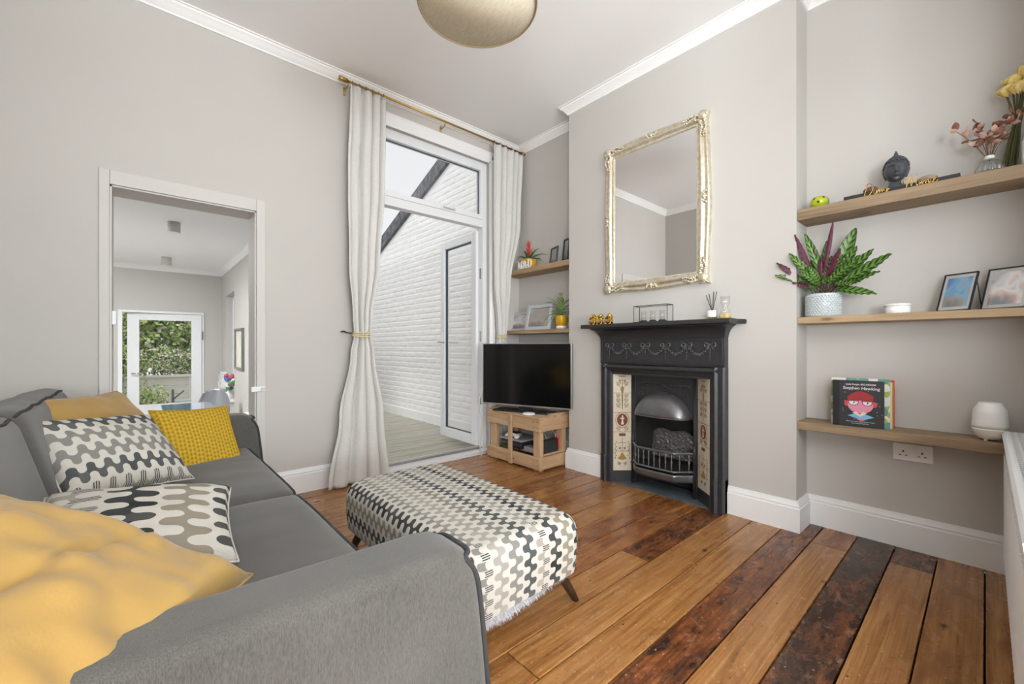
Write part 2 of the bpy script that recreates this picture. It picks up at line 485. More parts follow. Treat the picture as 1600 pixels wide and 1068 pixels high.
# ------------------------------------------------------------------ floor: boards running towards the chimney breast
def board_material():
    m = bpy.data.materials.new('varnished_floor_board'); b = NB(m)
    oi = b.n.new('ShaderNodeObjectInfo')
    col = b.n.new('ShaderNodeSeparateColor'); b.t.links.new(oi.outputs['Color'], col.inputs[0])
    tone, seed = col.outputs[0], col.outputs[1]
    co = b.n.new('ShaderNodeNewGeometry').outputs['Position']
    off = b.math('MULTIPLY', seed, 53.0)
    loc = b.comb(off, off, off)
    grain = b.noise(b.mapping(co, (2.2, 55, 8), loc), 1.0, 6, 0.65, 0.8)
    rings = b.noise(b.mapping(co, (0.9, 16, 3), loc), 1.0, 4, 0.55, 2.2)
    blot = b.noise(b.mapping(co, (4.0, 8.5, 3), loc), 1.0, 8, 0.72, 0.9)
    fine = b.noise(b.mapping(co, (9, 80, 9), loc), 1.0, 3, 0.7)
    lines = b.noise(b.mapping(co, (1.1, 150, 8), loc), 1.0, 3, 0.6, 0.25)
    honey = b.ramp(grain, [(0.30, S(118, 76, 38)), (0.47, S(163, 113, 62)), (0.72, S(194, 146, 92))])
    honey = b.mix(b.ramp(lines, [(0.36, (0.42, 0.42, 0.42, 1)), (0.52, (0, 0, 0, 1))]), honey, S(112, 70, 34))
    red = b.ramp(grain, [(0.28, S(76, 38, 20)), (0.5, S(128, 72, 38)), (0.75, S(164, 102, 58))])
    dark = b.ramp(fine, [(0.3, S(28, 20, 18)), (0.7, S(62, 40, 30))])
    c = b.mix(b.ramp(rings, [(0.42, (0, 0, 0, 1)), (0.75, (0.55, 0.55, 0.55, 1))]), honey, S(148, 94, 48))
    # tone pushes a board from honey to red-brown to near black, in blotches with their own shape
    f1 = b.math('ADD', blot, b.math('SUBTRACT', b.math('MULTIPLY', tone, 0.80), 0.40))
    c = b.mix(b.ramp(f1, [(0.42, (0, 0, 0, 1)), (0.66, (0.95, 0.95, 0.95, 1))]), c, red)
    blot2 = b.noise(b.mapping(co, (6.5, 15, 4), b.comb(b.math('ADD', off, 9.0), off, off)), 1.0, 9, 0.78, 0.7)
    f2 = b.math('ADD', blot2, b.math('SUBTRACT', b.math('MULTIPLY', tone, 0.56), 0.40))
    c = b.mix(b.ramp(f2, [(0.47, (0, 0, 0, 1)), (0.66, (0.95, 0.95, 0.95, 1))]), c, dark)
    # streaks across the grain, worn pale scuffs, dark knots and small nail holes
    cr = b.noise(b.mapping(co, (60, 9, 9), loc), 1.0, 4, 0.7, 1.0)
    c = b.mix(b.ramp(cr, [(0.60, (0, 0, 0, 1)), (0.72, (0.40, 0.40, 0.40, 1))]), c, S(70, 42, 24))
    sc = b.noise(b.mapping(co, (13, 19, 7), loc), 1.0, 9, 0.85, 0.5)
    c = b.mix(b.ramp(sc, [(0.56, (0, 0, 0, 1)), (0.70, (0.55, 0.55, 0.55, 1))]), c, S(190, 164, 130))
    sm_ = b.noise(b.mapping(co, (4, 8, 7), loc), 1.0, 5, 0.7, 0.5)
    c = b.mix(b.ramp(sm_, [(0.55, (0, 0, 0, 1)), (0.75, (0.5, 0.5, 0.5, 1))]), c, S(92, 58, 34))
    for sc_, r0, r1, amt in ((17, .035, .06, .9), (6.5, .05, .10, .8), (34, .05, .09, .6)):
        fl = b.n.new('ShaderNodeTexVoronoi'); fl.inputs['Scale'].default_value = sc_
        b.put(fl.inputs['Vector'], b.mapping(co, (0.6, 1, 1), (sc_, 0, 0)))
        c = b.mix(b.ramp(fl.outputs['Distance'], [(r0, (amt, amt, amt, 1)), (r1, (0, 0, 0, 1))]), c, S(36, 23, 16) if sc_ < 30 else S(205, 190, 165))
    b.base(c)
    b.rough(b.ramp(blot, [(0.3, (0.17, 0.17, 0.17, 1)), (0.7, (0.34, 0.34, 0.34, 1))]))
    h = b.math('ADD', b.math('MULTIPLY', grain, 0.6), b.math('MULTIPLY', sc, 0.5))
    b.bump(h, 0.28, 0.003)
    return m
M_board = board_material()
M_void = mat('floor_void', S(24, 18, 15), 0.9)
mb = MB(); mb.box(-2.85, XA, -3.55, YW, -0.10, -0.022)
mb.box(1.30, 2.47, YW, YW + 0.04, -0.10, -0.022)
floor = struct('floor', mb, M_void)
PITCH, Y00 = 0.1485, 0.002
tones = {0: .30, 1: .25, 2: .97, 3: .30, 4: .78, 5: .24, 6: .22, 7: .34, 8: .56, 9: .66, 10: .34, 11: .44, 12: .56, 13: .40, 14: .36, 15: .5, 16: .42, 17: .4, 18: .38, 19: .42, 20: .5, -1: .38, -2: .4}
splits = {1: [2.61], 3: [2.575], 6: [2.224, 0.9], 7: [1.774], 9: [0.8], 10: [2.05], 12: [1.3], 14: [1.9], 16: [1.1], 18: [1.75], 4: [0.35], 0: [0.2], 2: [-0.1]}
endtone = {(1, 1): .85, (3, 1): .55, (6, 2): .36, (7, 1): .80, (10, 1): .3, (14, 1): .62, (18, 1): .45}
for i in range(-24, 21):
    y0 = Y00 + PITCH * i + 0.0022; y1 = Y00 + PITCH * (i + 1) - 0.0022
    if i == 20: y1 = YW
    xe = XA if (y0 < YC0 + .02 or y1 > YC1 - .02) else XW + 0.02
    xe = {True: XW + 0.0, False: xe}[1.05 < (y0 + y1) / 2 < 1.92]
    cuts = [XB - 0.1] + sorted(splits.get(i, [])) + [xe]
    if i < -3: cuts = [-2.65, 1.84]
    for k in range(len(cuts) - 1):
        g = 0.0 if k == 0 else 0.0025
        mb = MB(); dz = random.uniform(-0.0012, 0.0012)
        mb.box(cuts[k] + g, cuts[k + 1], y0, y1, -0.022, dz)
        o = mb.build('floor_board', M_board, floor, bevel=0.0022, seg=1)
        t = endtone.get((i, k), tones.get(i, 0.4))
        o.color = (t, random.random(), 0, 1)

# ------------------------------------------------------------------ doorway to the kitchen: lining and architrave
M_arch = mat('doorway_paint', S(204, 201, 197), 0.6, bump=0.02, bscale=120)
dw = bpy.data.objects.new('door_1', None); COL.objects.link(dw); dw['kind'] = 'structure'; dw['label'] = 'off-white painted doorway frame opening to the kitchen'
MB().box(DR0 - 0.038, DR0 + 0.004, YW - 0.014, YW, 0, DRT + 0.075).build('architrave', M_arch, dw, bevel=0.004)
MB().box(DR1 - 0.004, DR1 + 0.048, YW - 0.014, YW, 0, DRT + 0.075).build('architrave', M_arch, dw, bevel=0.004)
MB().box(DR0 + 0.004, DR1 - 0.004, YW - 0.014, YW, DRT - 0.004, DRT + 0.075).build('architrave', M_arch, dw, bevel=0.004)
MB().box(DR0, DR0 + 0.012, YW, YW + 0.2, -0.02, DRT).build('lining', M_arch, dw)
MB().box(DR1 - 0.012, DR1, YW, YW + 0.2, -0.02, DRT).build('lining', M_arch, dw)
MB().box(DR0, DR1, YW, YW + 0.2, DRT - 0.012, DRT).build('lining', M_arch, dw)
MB().box(DR0, DR1, YW, YW + 0.2, -0.06, 0.0).build('threshold', M_board, dw)
# gate latch fittings on both jambs
p = onY(404, 606, YW)
lt = thing('gate_latch', 'small white plastic safety gate latch on the right doorway jamb', 'latch', (DR1, YW - 0.014, p.z - 0.02))
MB().box(DR1 - 0.035, DR1 + 0.045, YW - 0.026, YW - 0.014, p.z - 0.022, p.z + 0.012).build('plate', M_upvc, lt, bevel=0.004)
mb = MB(); mb.tube([(DR1 + 0.028, YW - 0.026, p.z - 0.004), (DR1 + 0.028, YW - 0.036, p.z - 0.004)], 0.011, 12); mb.build('knob', M_upvc, lt)
p = onY(166, 498, YW + 0.03)
MBx = MB(); MBx.prism([(YW + 0.01, p.z - 0.03), (YW + 0.045, p.z - 0.03), (YW + 0.04, p.z - 0.008), (YW + 0.024, p.z + 0.045), (YW + 0.014, p.z + 0.045)], 'x', DR0 + 0.012, DR0 + 0.03)
tag(MBx.build('catch_plate', M_upvc, bevel=0.003), 'small white plastic catch on the left doorway jamb', 'latch')

# ------------------------------------------------------------------ french doors
fd = bpy.data.objects.new('door_2', None); COL.objects.link(fd); fd['kind'] = 'structure'; fd['label'] = 'white plastic french door frame with casing behind the curtains'
fd.location = (1.88, YW, 0)
FY0, FY1 = YW + 0.055, YW + 0.125
for x0, x1 in ((FR0, FR0 + 0.05), (FR1 - 0.05, FR1)): MB().box(x0, x1, FY0, FY1, 0.0, FRT).build('jamb', M_upvc, fd, bevel=0.004)
MB().box(FR0 + 0.05, FR1 - 0.05, FY0, FY1, FRT - 0.055, FRT).build('head_rail', M_upvc, fd, bevel=0.004)
MB().box(FR0 + 0.05, FR1 - 0.05, FY0 - 0.005, FY1, 2.133, 2.205).build('transom_rail', M_upvc, fd, bevel=0.004)
M_alu = mat('brushed_aluminium', S(176, 172, 168), 0.35, 0.9)
MB().box(FR0 + 0.002, FR1 - 0.002, YW - 0.012, FY1 + 0.07, -0.02, 0.034).build('sill', M_upvc, fd, bevel=0.006)
MB().box(FR0 + 0.05, FR1 - 0.05, FY0 + 0.01, FY1 - 0.005, 0.034, 0.052).build('threshold_bar', M_alu, fd, bevel=0.003)
cas = [(0.0, 0), (0.0, -0.022), (0.012, -0.026), (0.03, -0.018), (0.045, -0.018), (0.058, -0.008), (0.07, -0.008), (0.07, 0)]
mb = MB(); mb.prism([(FR1 + 0.055 - p, YW + d) for p, d in cas], 'z', 0.0, FRT + 0.055); mb.build('casing', M_white, fd, ang=30)
mb = MB(); mb.prism([(FR0 - 0.055 + p, YW + d) for p, d in cas], 'z', 0.0, FRT + 0.055); mb.build('casing', M_white, fd, ang=30)
mb = MB(); mb.prism([(YW + d, FRT + 0.085 - p * 1.4) for p, d in cas], 'x', FR0 - 0.055, FR1 + 0.055); mb.build('casing', M_white, fd, ang=30)
for k in range(3):   # keeps and hinge plates on the jamb
    MB().box(FR1 - 0.052, FR1 - 0.0495, FY0 + 0.02, FY0 + 0.045, 0.45 + 0.6 * k, 0.55 + 0.6 * k).build('keep', M_chrome, fd)
# top light
tl = bpy.data.objects.new('window_2', None); COL.objects.link(tl); tl['kind'] = 'structure'; tl['label'] = 'white framed fanlight window over the french doors'
tl.location = (1.88, FY0, 2.2)
a0, a1, b0, b1 = FR0 + 0.05, FR1 - 0.05, 2.205, FRT - 0.055
for x0, x1, z0, z1 in ((a0, a0 + 0.03, b0, b1), (a1 - 0.03, a1, b0, b1), (a0 + .03, a1 - .03, b0, b0 + 0.045), (a0 + .03, a1 - .03, b1 - 0.03, b1)):
    MB().box(x0, x1, FY0 - 0.012, FY1 - 0.01, z0, z1).build('sash_bar', M_upvc, tl, bevel=0.006)
g0, g1, h0, h1 = a0 + .03, a1 - .03, b0 + .045, b1 - .03
for x0, x1, z0, z1 in ((g0, g0 + .006, h0, h1), (g1 - .006, g1, h0, h1), (g0, g1, h0, h0 + .005), (g0, g1, h1 - .005, h1)):
    MB().box(x0, x1, FY0 + 0.018, FY0 + 0.03, z0, z1).build('gasket', M_gasket, tl)
MB().box(g0, g1, FY0 + 0.022, FY0 + 0.027, h0, h1).build('pane', M_glass, tl)
p = onY(694, 322, FY0 - 0.012)
hd = MB(); hd.box(p.x - 0.035, p.x + 0.035, FY0 - 0.022, FY0 - 0.012, 2.212, 2.236); hd.build('handle_plate', M_upvc, tl, bevel=0.003)
hd = MB(); hd.tube([(p.x - .01, FY0 - .022, 2.225), (p.x - .01, FY0 - .045, 2.226), (p.x + .02, FY0 - .05, 2.224), (p.x + .09, FY0 - .05, 2.216)], [.009, .009, .009, .007], 8); hd.build('handle', M_upvc, tl)
# door leaves, standing open to the deck
def leaf(name, hx, ang, w, label, mirror):
    t = bpy.data.objects.new(name, None); COL.objects.link(t); t['kind'] = 'structure'; t['label'] = label
    t.location = (hx, FY1, 0.05); t.rotation_euler = (0, 0, ang)
    H = 2.065; s = 0.085; e = -1 if mirror else 1
    for x0, x1, z0, z1 in ((0, s, 0, H), (w - s, w, 0, H), (s, w - s, 0, s * 1.15), (s, w - s, H - s, H)):
        MB().box(x0, x1, -0.03, 0.03, z0, z1).build('stile', M_upvc, t, bevel=0.008, local=True)
    for x0, x1, z0, z1 in ((s, s + .007, .1, H - s), (w - s - .007, w - s, .1, H - s), (s, w - s, s * 1.15, s * 1.15 + .006), (s, w - s, H - s - .006, H - s)):
        MB().box(x0, x1, -0.012, 0.012, z0, z1).build('gasket', M_gasket, t, local=True)
    MB().box(s, w - s, -0.004, 0.004, s * 1.15, H - s).build('pane', M_glass, t, local=True)
    for sd in (-1, 1):
        y = 0.03 * sd
        MB().box(w - s * .62, w - s * .28, min(y, y + .01 * sd), max(y, y + .01 * sd), 0.86, 1.10).build('handle_plate', M_upvc, t, bevel=0.004, local=True)
        hb = MB(); hb.tube([(w - s * .45, y, 1.0), (w - s * .45, y + .045 * sd, 1.0), (w - s * .6, y + .055 * sd, 1.0), (w - s * .45 - .13, y + .055 * sd, .995)], [.010, .009, .009, .008], 8)
        hb.build('lever_handle', M_chrome if sd > 0 else M_upvc, t, local=True)
    for z in (0.2, 1.0, 1.85):
        hb = MB(); hb.tube([(-0.006, -.034, z), (-0.006, -.034, z + .09)], .008, 8); hb.build('hinge', M_upvc, t, local=True)
    return t
leaf('door_3', FR1 - 0.045, math.radians(88.5), 0.67, 'open white french door leaf with full height glass pane on the deck', False)
leaf('door_4', FR0 + 0.045, math.radians(90.5), 0.52, 'second open french door leaf hidden behind the left curtain', True)

# ------------------------------------------------------------------ deck and painted party wall outside
M_deck = wood_mat('weathered_deck', S(200, 196, 184), S(160, 154, 142), S(168, 168, 146), axis=0, scale=0.8, rough=0.85, bump=0.4, knots=False)
mb = MB(); mb.box(1.2, 2.92, YW + 0.2, 9.0, -0.40, -0.075)
deck = struct('deck', mb, mat('deck_shadow_base', S(60, 58, 52), 0.9))
y = YW + 0.2
k = 0
while y < 7.4:
    MB().box(1.2, 2.905, y + 0.004, y + 0.094, -0.075, -0.022 + random.uniform(-.002, .002)).build('deck_board', M_deck, deck, bevel=0.005, seg=1)
    y += 0.10; k += 1
M_pbrick = mat('white_masonry_paint', S(238, 238, 238), 0.8, vary=0.03, vscale=7, bump=0.9, bscale=16)
PX = 2.93
def slope_z(y): return 2.50 + (6.573 - y) * 0.392
mb = MB(); mb.prism([(YW + 0.2, -0.4), (9.5, -0.4), (9.5, slope_z(9.5)), (YW + 0.2, slope_z(YW + 0.2))], 'x', PX, PX + 0.25)
pw = struct('wall_patio', mb, M_pbrick)
mb = MB(); mb.prism([(YW + 0.2, slope_z(YW + .2)), (9.6, slope_z(9.6)), (9.6, slope_z(9.6) + 0.20), (YW + 0.2, slope_z(YW + .2) + 0.20)], 'x', PX - 0.045, PX + 0.3)
mb.build('coping', mat('dark_weathered_coping', S(96, 98, 103), 0.8, vary=0.5, vscale=16, bump=0.7, bscale=30), pw, bevel=0.01)
MB().box(PX - 0.03, PX, YW + 0.2, 8.9, -0.03, 0.10).build('plinth_render', M_pbrick, pw, bevel=0.008)
bricks = []
zc = 0.105; row = 0
while zc < 3.75:
    y = YW + 0.22 - (0.1125 if row % 2 else 0)
    while y < 6.9:
        if zc + 0.07 < slope_z(y + 0.215) and y > YW + 0.21: bricks.append((y, zc))
        y += 0.225
    zc += 0.075; row += 1
def vis(b):
    yy, zz = b
    return 3.75 < yy < 6.7
bricks.sort(key=lambda b: (0 if vis(b) else 1, (b[0] ** 2 + (b[1] - 1) ** 2)))
protos = []
for q in range(6):
    mb = MB(); rr = random.Random(q)
    d = [rr.uniform(-.002, .002) for _ in range(4)]
    # front face slightly domed under many coats of paint
    Y0, Y1, Z0, Z1, c = 0.0, 0.219, 0.0, 0.070, 0.014
    vs = [(0.0032, Y0, Z0), (0.0032, Y1, Z0), (0.0032, Y1, Z1), (0.0032, Y0, Z1),
          (-.001 + d[0], Y0 + c, Z0 + c), (-.001 + d[1], Y1 - c, Z0 + c), (-.001 + d[2], Y1 - c, Z1 - c), (-.001 + d[3], Y0 + c, Z1 - c), (-.0015 + d[0], .107, .033)]
    mb.add(vs, [(0, 1, 5, 4), (1, 2, 6, 5), (2, 3, 7, 6), (3, 0, 4, 7), (4, 5, 8), (5, 6, 8), (6, 7, 8), (7, 4, 8)])
    me = mb.mesh('brick'); me.materials.append(M_pbrick); protos.append((me, mb))
inv = pmat(pw).inverted()
for i, (yy, zz) in enumerate(bricks[:300]):
    o = bpy.data.objects.new('brick', random.choice(protos)[0]); COL.objects.link(o); o.parent = pw
    o.location = inv @ Vector((PX - 0.003, yy, zz))
mb = MB()
for (yy, zz) in bricks[300:]:
    pm = random.choice(protos)[1]
    mb.add([p + Vector((PX - 0.003, yy, zz)) for p in pm.v], pm.f)
o = mb.build('brick_courses', M_pbrick, pw, fixn=False); o['kind'] = 'stuff'

# ------------------------------------------------------------------ kitchen beyond the doorway
wa0, wa1 = onX(366, 540, KX).y, onX(353, 540, KX).y
za0, za1 = -0.02 + 0.0, onX(353, 462, KX).z
za0 = onX(355, 618, KX).z
wb1 = onX(391, 540, KX).y
zb0, zb1 = onX(396, 640, KX).z - 0.05, onX(391, 482, KX).z
M_kwall = mat('kitchen_wall_paint', S(198, 196, 192), 0.85, bump=0.03, bscale=200, spec=0.2)
mb = holes_wall('x', KX, KX + 0.15, YW + 0.2, KY + 0.2, KF, KC + 0.1, [(wa0, wa1, za0, za1), (YW + 0.55, wb1, zb0, zb1)])
struct('wall_kitchen_right', mb, M_kwall)
kd0, kd1 = onY(184, 484, KY).x, onY(319, 488, KY).x
kdt = onY(184, 483, KY).z
struct('wall_kitchen_back', holes_wall('y', KY, KY + 0.2, -1.5, KX + 0.15, KF - .1, KC + 0.1, [(kd0, kd1, KF - .1, kdt)]), M_kwall)
mb = MB(); mb.box(-1.5, -1.35, YW + 0.2, KY + 0.2, KF, KC + 0.1); struct('wall_kitchen_left', mb, M_kwall)
mb = MB(); mb.box(-1.5, KX + 0.15, YW + 0.2, KY + 0.2, KF - 0.1, KF); struct('floor_kitchen', mb, mat('kitchen_floor_tile', S(205, 200, 194), 0.4, vary=0.1))
mb = MB(); mb.box(-0.4, KX + 0.15, YW + 0.2, KY + 0.2, KC, KC + 0.12); mb.box(-1.5, -1.2, YW + 0.2, KY + 0.2, KC, KC + 0.12)
mb.box(-1.2, -0.4, YW + 0.2, 5.0, KC, KC + 0.12); mb.box(-1.2, -0.4, 7.6, KY + 0.2, KC, KC + 0.12)
struct('ceiling_kitchen', mb, M_ceil)
kcn = [(p, z - CEIL + KC) for p, z in CORN]
run('trim_%d' % n, kcn, M_ceil, KY, -1, -1.35, KX, 'x'); n += 1
run('trim_%d' % n, kcn, M_ceil, KX, -1, YW + .2, KY, 'y'); n += 1
# side windows of the kitchen
def side_window(name, y0, y1, z0, z1, label):
    t = bpy.data.objects.new(name, None); COL.objects.link(t); t['kind'] = 'structure'; t['label'] = label
    t.location = (KX + 0.1, (y0 + y1) / 2, z0)
    for a, b_, c, d in ((y0, y0 + .05, z0, z1), (y1 - .05, y1, z0, z1), (y0 + .05, y1 - .05, z0, z0 + .05), (y0 + .05, y1 - .05, z1 - .05, z1)):
        MB().box(KX + .09, KX + .14, a, b_, c, d).build('frame_bar', M_upvc, t, bevel=0.005)
    MB().box(KX + .112, KX + .118, y0 + .05, y1 - .05, z0 + .05, z1 - .05).build('pane', M_glass, t)
    MB().box(KX - .06, KX + .09, y0 - .03, y1 + .03, z0 - .035, z0).build('window_sill', M_white, t, bevel=0.006)
side_window('window_3', wa0, wa1, za0, za1, 'narrow kitchen side window in a deep reveal')
side_window('window_4', YW + .55, wb1, zb0, zb1, 'wider kitchen side window beside the doorway')
# roof light frame, added out of view around the kitchen fill light
rl = MB()
for x0, x1, y0, y1 in ((-1.2, -1.15, 5.0, 7.6), (-.45, -.4, 5.0, 7.6), (-1.15, -.45, 5.0, 5.05), (-1.15, -.45, 7.55, 7.6)): rl.box(x0, x1, y0, y1, KC + 0.04, KC + 0.12)
struct('added_window_5', rl, M_upvc)
# garden door, ajar
gd = bpy.data.objects.new('door_5', None); COL.objects.link(gd); gd['kind'] = 'structure'; gd['label'] = 'white frame of the half glazed garden door'
gd.location = ((kd0 + kd1) / 2, KY, KF)
MB().box(kd0, kd0 + .05, KY - .015, KY + .1, KF, kdt).build('jamb', M_upvc, gd, bevel=.004)
MB().box(kd1 - .03, kd1, KY - .015, KY + .1, KF, kdt).build('jamb', M_upvc, gd, bevel=.004)
MB().box(kd0 + .05, kd1 - .03, KY - .015, KY + .1, kdt - .035, kdt).build('head', M_upvc, gd, bevel=.004)
dl = bpy.data.objects.new('door_6', None); COL.objects.link(dl); dl['kind'] = 'structure'; dl['label'] = 'white garden door leaf standing ajar with tall glass'
lx1 = kd1 - .035; lw = lx1 - onY(198, 500, KY).x
dl.location = (lx1, KY + 0.0, KF + .01); dl.rotation_euler = (0, 0, math.radians(-6))
gz0 = onY(250, 632, KY).z - KF; gz1 = onY(218, 500, KY).z - KF; HT = kdt - .04 - KF
ga, gb = onY(217, 500, KY).x - lx1, onY(299, 500, KY).x - lx1
for x0, x1, z0, z1 in ((-lw, ga, 0, HT - .01), (gb, 0, 0, HT - .01), (ga, gb, 0, gz0), (ga, gb, gz1, HT - .01)):
    MB().box(x0, x1, -.02, .03, z0, z1).build('panel', M_upvc, dl, local=True)
MB().box(ga, gb, 0.0, .008, gz0, gz1).build('pane', M_glass, dl, local=True)
hb = MB(); hb.tube([(-lw + .06, -.02, 0.98), (-lw + .06, -.07, 0.98), (-lw + .19, -.075, 0.98)], .011, 8); hb.build('lever_handle', M_chrome, dl, local=True)
MB().box(0, .02, -.03, -.005, HT - .42, HT - .28).build('hinge', mat('grey_steel', S(110, 110, 112), .4, .8), dl, local=True)
# ================================================================== sofa
def sofa_cloth():
    m = bpy.data.materials.new('grey_sofa_cloth'); b = NB(m)
    co = b.coord('Object')
    n1 = b.noise(b.mapping(co, (700, 700, 130)), 1.0, 3, 0.7)
    n2 = b.noise(b.mapping(co, (5, 5, 5)), 1.0, 3)
    n3 = b.noise(b.mapping(co, (900, 900, 900)), 1.0, 2)
    c = b.ramp(n1, [(0.3, S(60, 59, 57)), (0.7, S(106, 104, 99))])
    c = b.mix(0.35, c, b.ramp(n2, [(0.3, S(72, 72, 71)), (0.7, S(102, 101, 98))]))
    b.base(c); b.rough(0.95); b.p.inputs['Specular IOR Level'].default_value = 0.15
    b.p.inputs['Sheen Weight'].default_value = 0.25
    b.bump(b.math('ADD', n1, n3), 0.35, 0.0015)
    return m
M_sofa = sofa_cloth()
M_pipe = mat('sofa_piping', S(54, 54, 55), 0.9, bump=0.2, bscale=500)
SX0, SX1 = -0.46, 0.50           # back, front
SY0, SY1 = 0.66, 2.86            # outer faces of the two arms
ARM = 0.13
sofa = thing('sofa', 'grey fabric two seat sofa with slim arms and dark piping', 'sofa', ((SX0 + SX1) / 2, (SY0 + SY1) / 2, 0))
def arm(y_out, y_in, name):
    """slab arm: upright front edge leaning forward, rounded over at its top corner, soft edges all round"""
    sg = 1 if y_in > y_out else -1
    lead = [(0.548, 0.13), (0.541, 0.22), (0.534, 0.30), (0.524, 0.40), (0.514, 0.49), (0.506, 0.54), (0.495, 0.577), (0.477, 0.603), (0.45, 0.618), (0.41, 0.624)]
    pts = lead + [(0.25, 0.626), (0.0, 0.632), (-0.25, 0.645), (-0.46, 0.665), (-0.46, 0.13)]
    mb = MB(); mb.prism(pts, 'y', min(y_out, y_in), max(y_out, y_in))
    o = mb.build(name, M_sofa, sofa, bevel=0.03, seg=5)
    up_ = [(x - 0.006, z - (0.010 if z > .55 else 0)) for x, z in lead[:-2]]
    path = [(x, y_out + sg * 0.007, z) for x, z in up_] + [(.486, y_out + sg * .022, .598), (.483, (y_out + y_in) / 2, .602), (.486, y_in - sg * .022, .598)] + [(x, y_in - sg * 0.007, z) for x, z in reversed(up_)]
    pp = MB(); pp.tube(smooth_path(path, 4), 0.0055, 8); pp.build('piping', M_pipe, o)
    return o
arm(SY0, SY0 + ARM, 'arm')
arm(SY1, SY1 - ARM, 'arm')
MB().box(SX0, 0.47, SY0 + 0.06, SY1 - 0.06, 0.13, 0.30).build('base', M_sofa, sofa, bevel=0.02, seg=3)
# raked back with a rounded top
mb = MB(); bp = [(-0.46, 0.13), (-0.20, 0.13), (-0.25, 0.45), (-0.315, 0.70), (-0.335, 0.745), (-0.375, 0.77), (-0.42, 0.765), (-0.455, 0.74), (-0.47, 0.6)]
mb.prism(bp, 'y', SY0 + 0.03, SY1 - 0.03); mb.build('backrest', M_sofa, sofa, bevel=0.025, seg=3)
def pad(name, x0, x1, y0, y1, z0, z1, crown, parent, m, r=0.035, nz=0.004, tilt=None, seed=0):
    """soft box cushion: rounded edges, crowned faces, faint creases"""
    mb = MB(); cx, cy, cz = (x0 + x1) / 2, (y0 + y1) / 2, (z0 + z1) / 2
    hx, hy, hz = (x1 - x0) / 2, (y1 - y0) / 2, (z1 - z0) / 2
    N = 28
    rnd = random.Random(seed)
    def P(d):
        # d on cube surface [-1,1]^3 -> rounded, crowned box
        q = Vector((d.x * hx, d.y * hy, d.z * hz))
        inner = Vector((max(-hx + r, min(hx - r, q.x)), max(-hy + r, min(hy - r, q.y)), max(-hz + r, min(hz - r, q.z))))
        v = q - inner
        if v.length > 1e-9: q = inner + v.normalized() * r
        fx, fy = 1 - (q.x / hx) ** 2, 1 - (q.y / hy) ** 2
        q.z += (1 if q.z > 0 else -0.3) * crown * max(0, fx) ** .6 * max(0, fy) ** .6
        q.z += nz * noise.noise(Vector((q.x * 4 + seed * 9.1, q.y * 9 + seed, q.z * 3)))
        q.z += nz * .6 * noise.noise(Vector((q.x * 5 + seed * 3.3, q.y * 26, 2.0)))
        if tilt is not None: q = tilt @ q
        return q + Vector((cx, cy, cz))
    for ax in range(3):
        for sg in (-1, 1):
            def fn(a, b_, ax=ax, sg=sg):
                l = [0, 0, 0]; l[ax] = sg; l[(ax + 1) % 3] = 2 * a - 1; l[(ax + 2) % 3] = 2 * b_ - 1
                return P(Vector(l))
            mb.grid(fn, N, N)
    o = mb.build(name, m, parent)
    bm = bmesh.new(); bm.from_mesh(o.data); bmesh.ops.remove_doubles(bm, verts=bm.verts, dist=0.0004); bmesh.ops.recalc_face_normals(bm, faces=bm.faces); bm.to_mesh(o.data); bm.free()
    return o, P
YM = (SY0 + SY1) / 2
for k, (y0, y1) in enumerate(((SY0 + ARM - 0.005, YM - 0.003), (YM + 0.003, SY1 - ARM + 0.005))):
    o, P = pad('seat_cushion', -0.26, 0.455, y0, y1, 0.29, 0.445, 0.022, sofa, M_sofa, 0.03, seed=k)
    pp = MB(); pts = []
    def edge(t):
        return P(Vector((1.0, t, 0.80)))
    pp.tube([edge(-0.98 + 1.96 * i / 30) + Vector((0.002, 0, 0.004)) for i in range(31)], 0.005, 8)
    pp.build('piping', M_pipe, o)
for k, (y0, y1) in enumerate(((SY0 + ARM, YM - 0.004), (YM + 0.004, SY1 - ARM))):
    Mt = Matrix.Rotation(math.radians(-15), 3, 'Y')
    o, P = pad('back_cushion', -0.37, -0.20, y0, y1, 0.455, 0.815, 0.01, sofa, M_sofa, 0.06, nz=.006, tilt=Mt, seed=5 + k)
    pp = MB(); pp.tube([P(Vector((0.93, -0.96 + 1.92 * i / 30, 0.90))) for i in range(31)], 0.0045, 8); pp.build('piping', M_pipe, o)
M_leg = wood_mat('dark_walnut_leg', S(74, 52, 40), S(48, 33, 26), axis=2, rough=0.4, bump=0.05, knots=False)
for sx, sy in ((0.40, SY0 + 0.12), (0.40, SY1 - 0.12), (-0.38, SY0 + 0.12), (-0.38, SY1 - 0.12)):
    mb = MB(); mb.tube([(sx, sy, 0.0), (sx, sy, 0.14)], [0.016, 0.026], 14); mb.build('leg', M_leg, sofa)

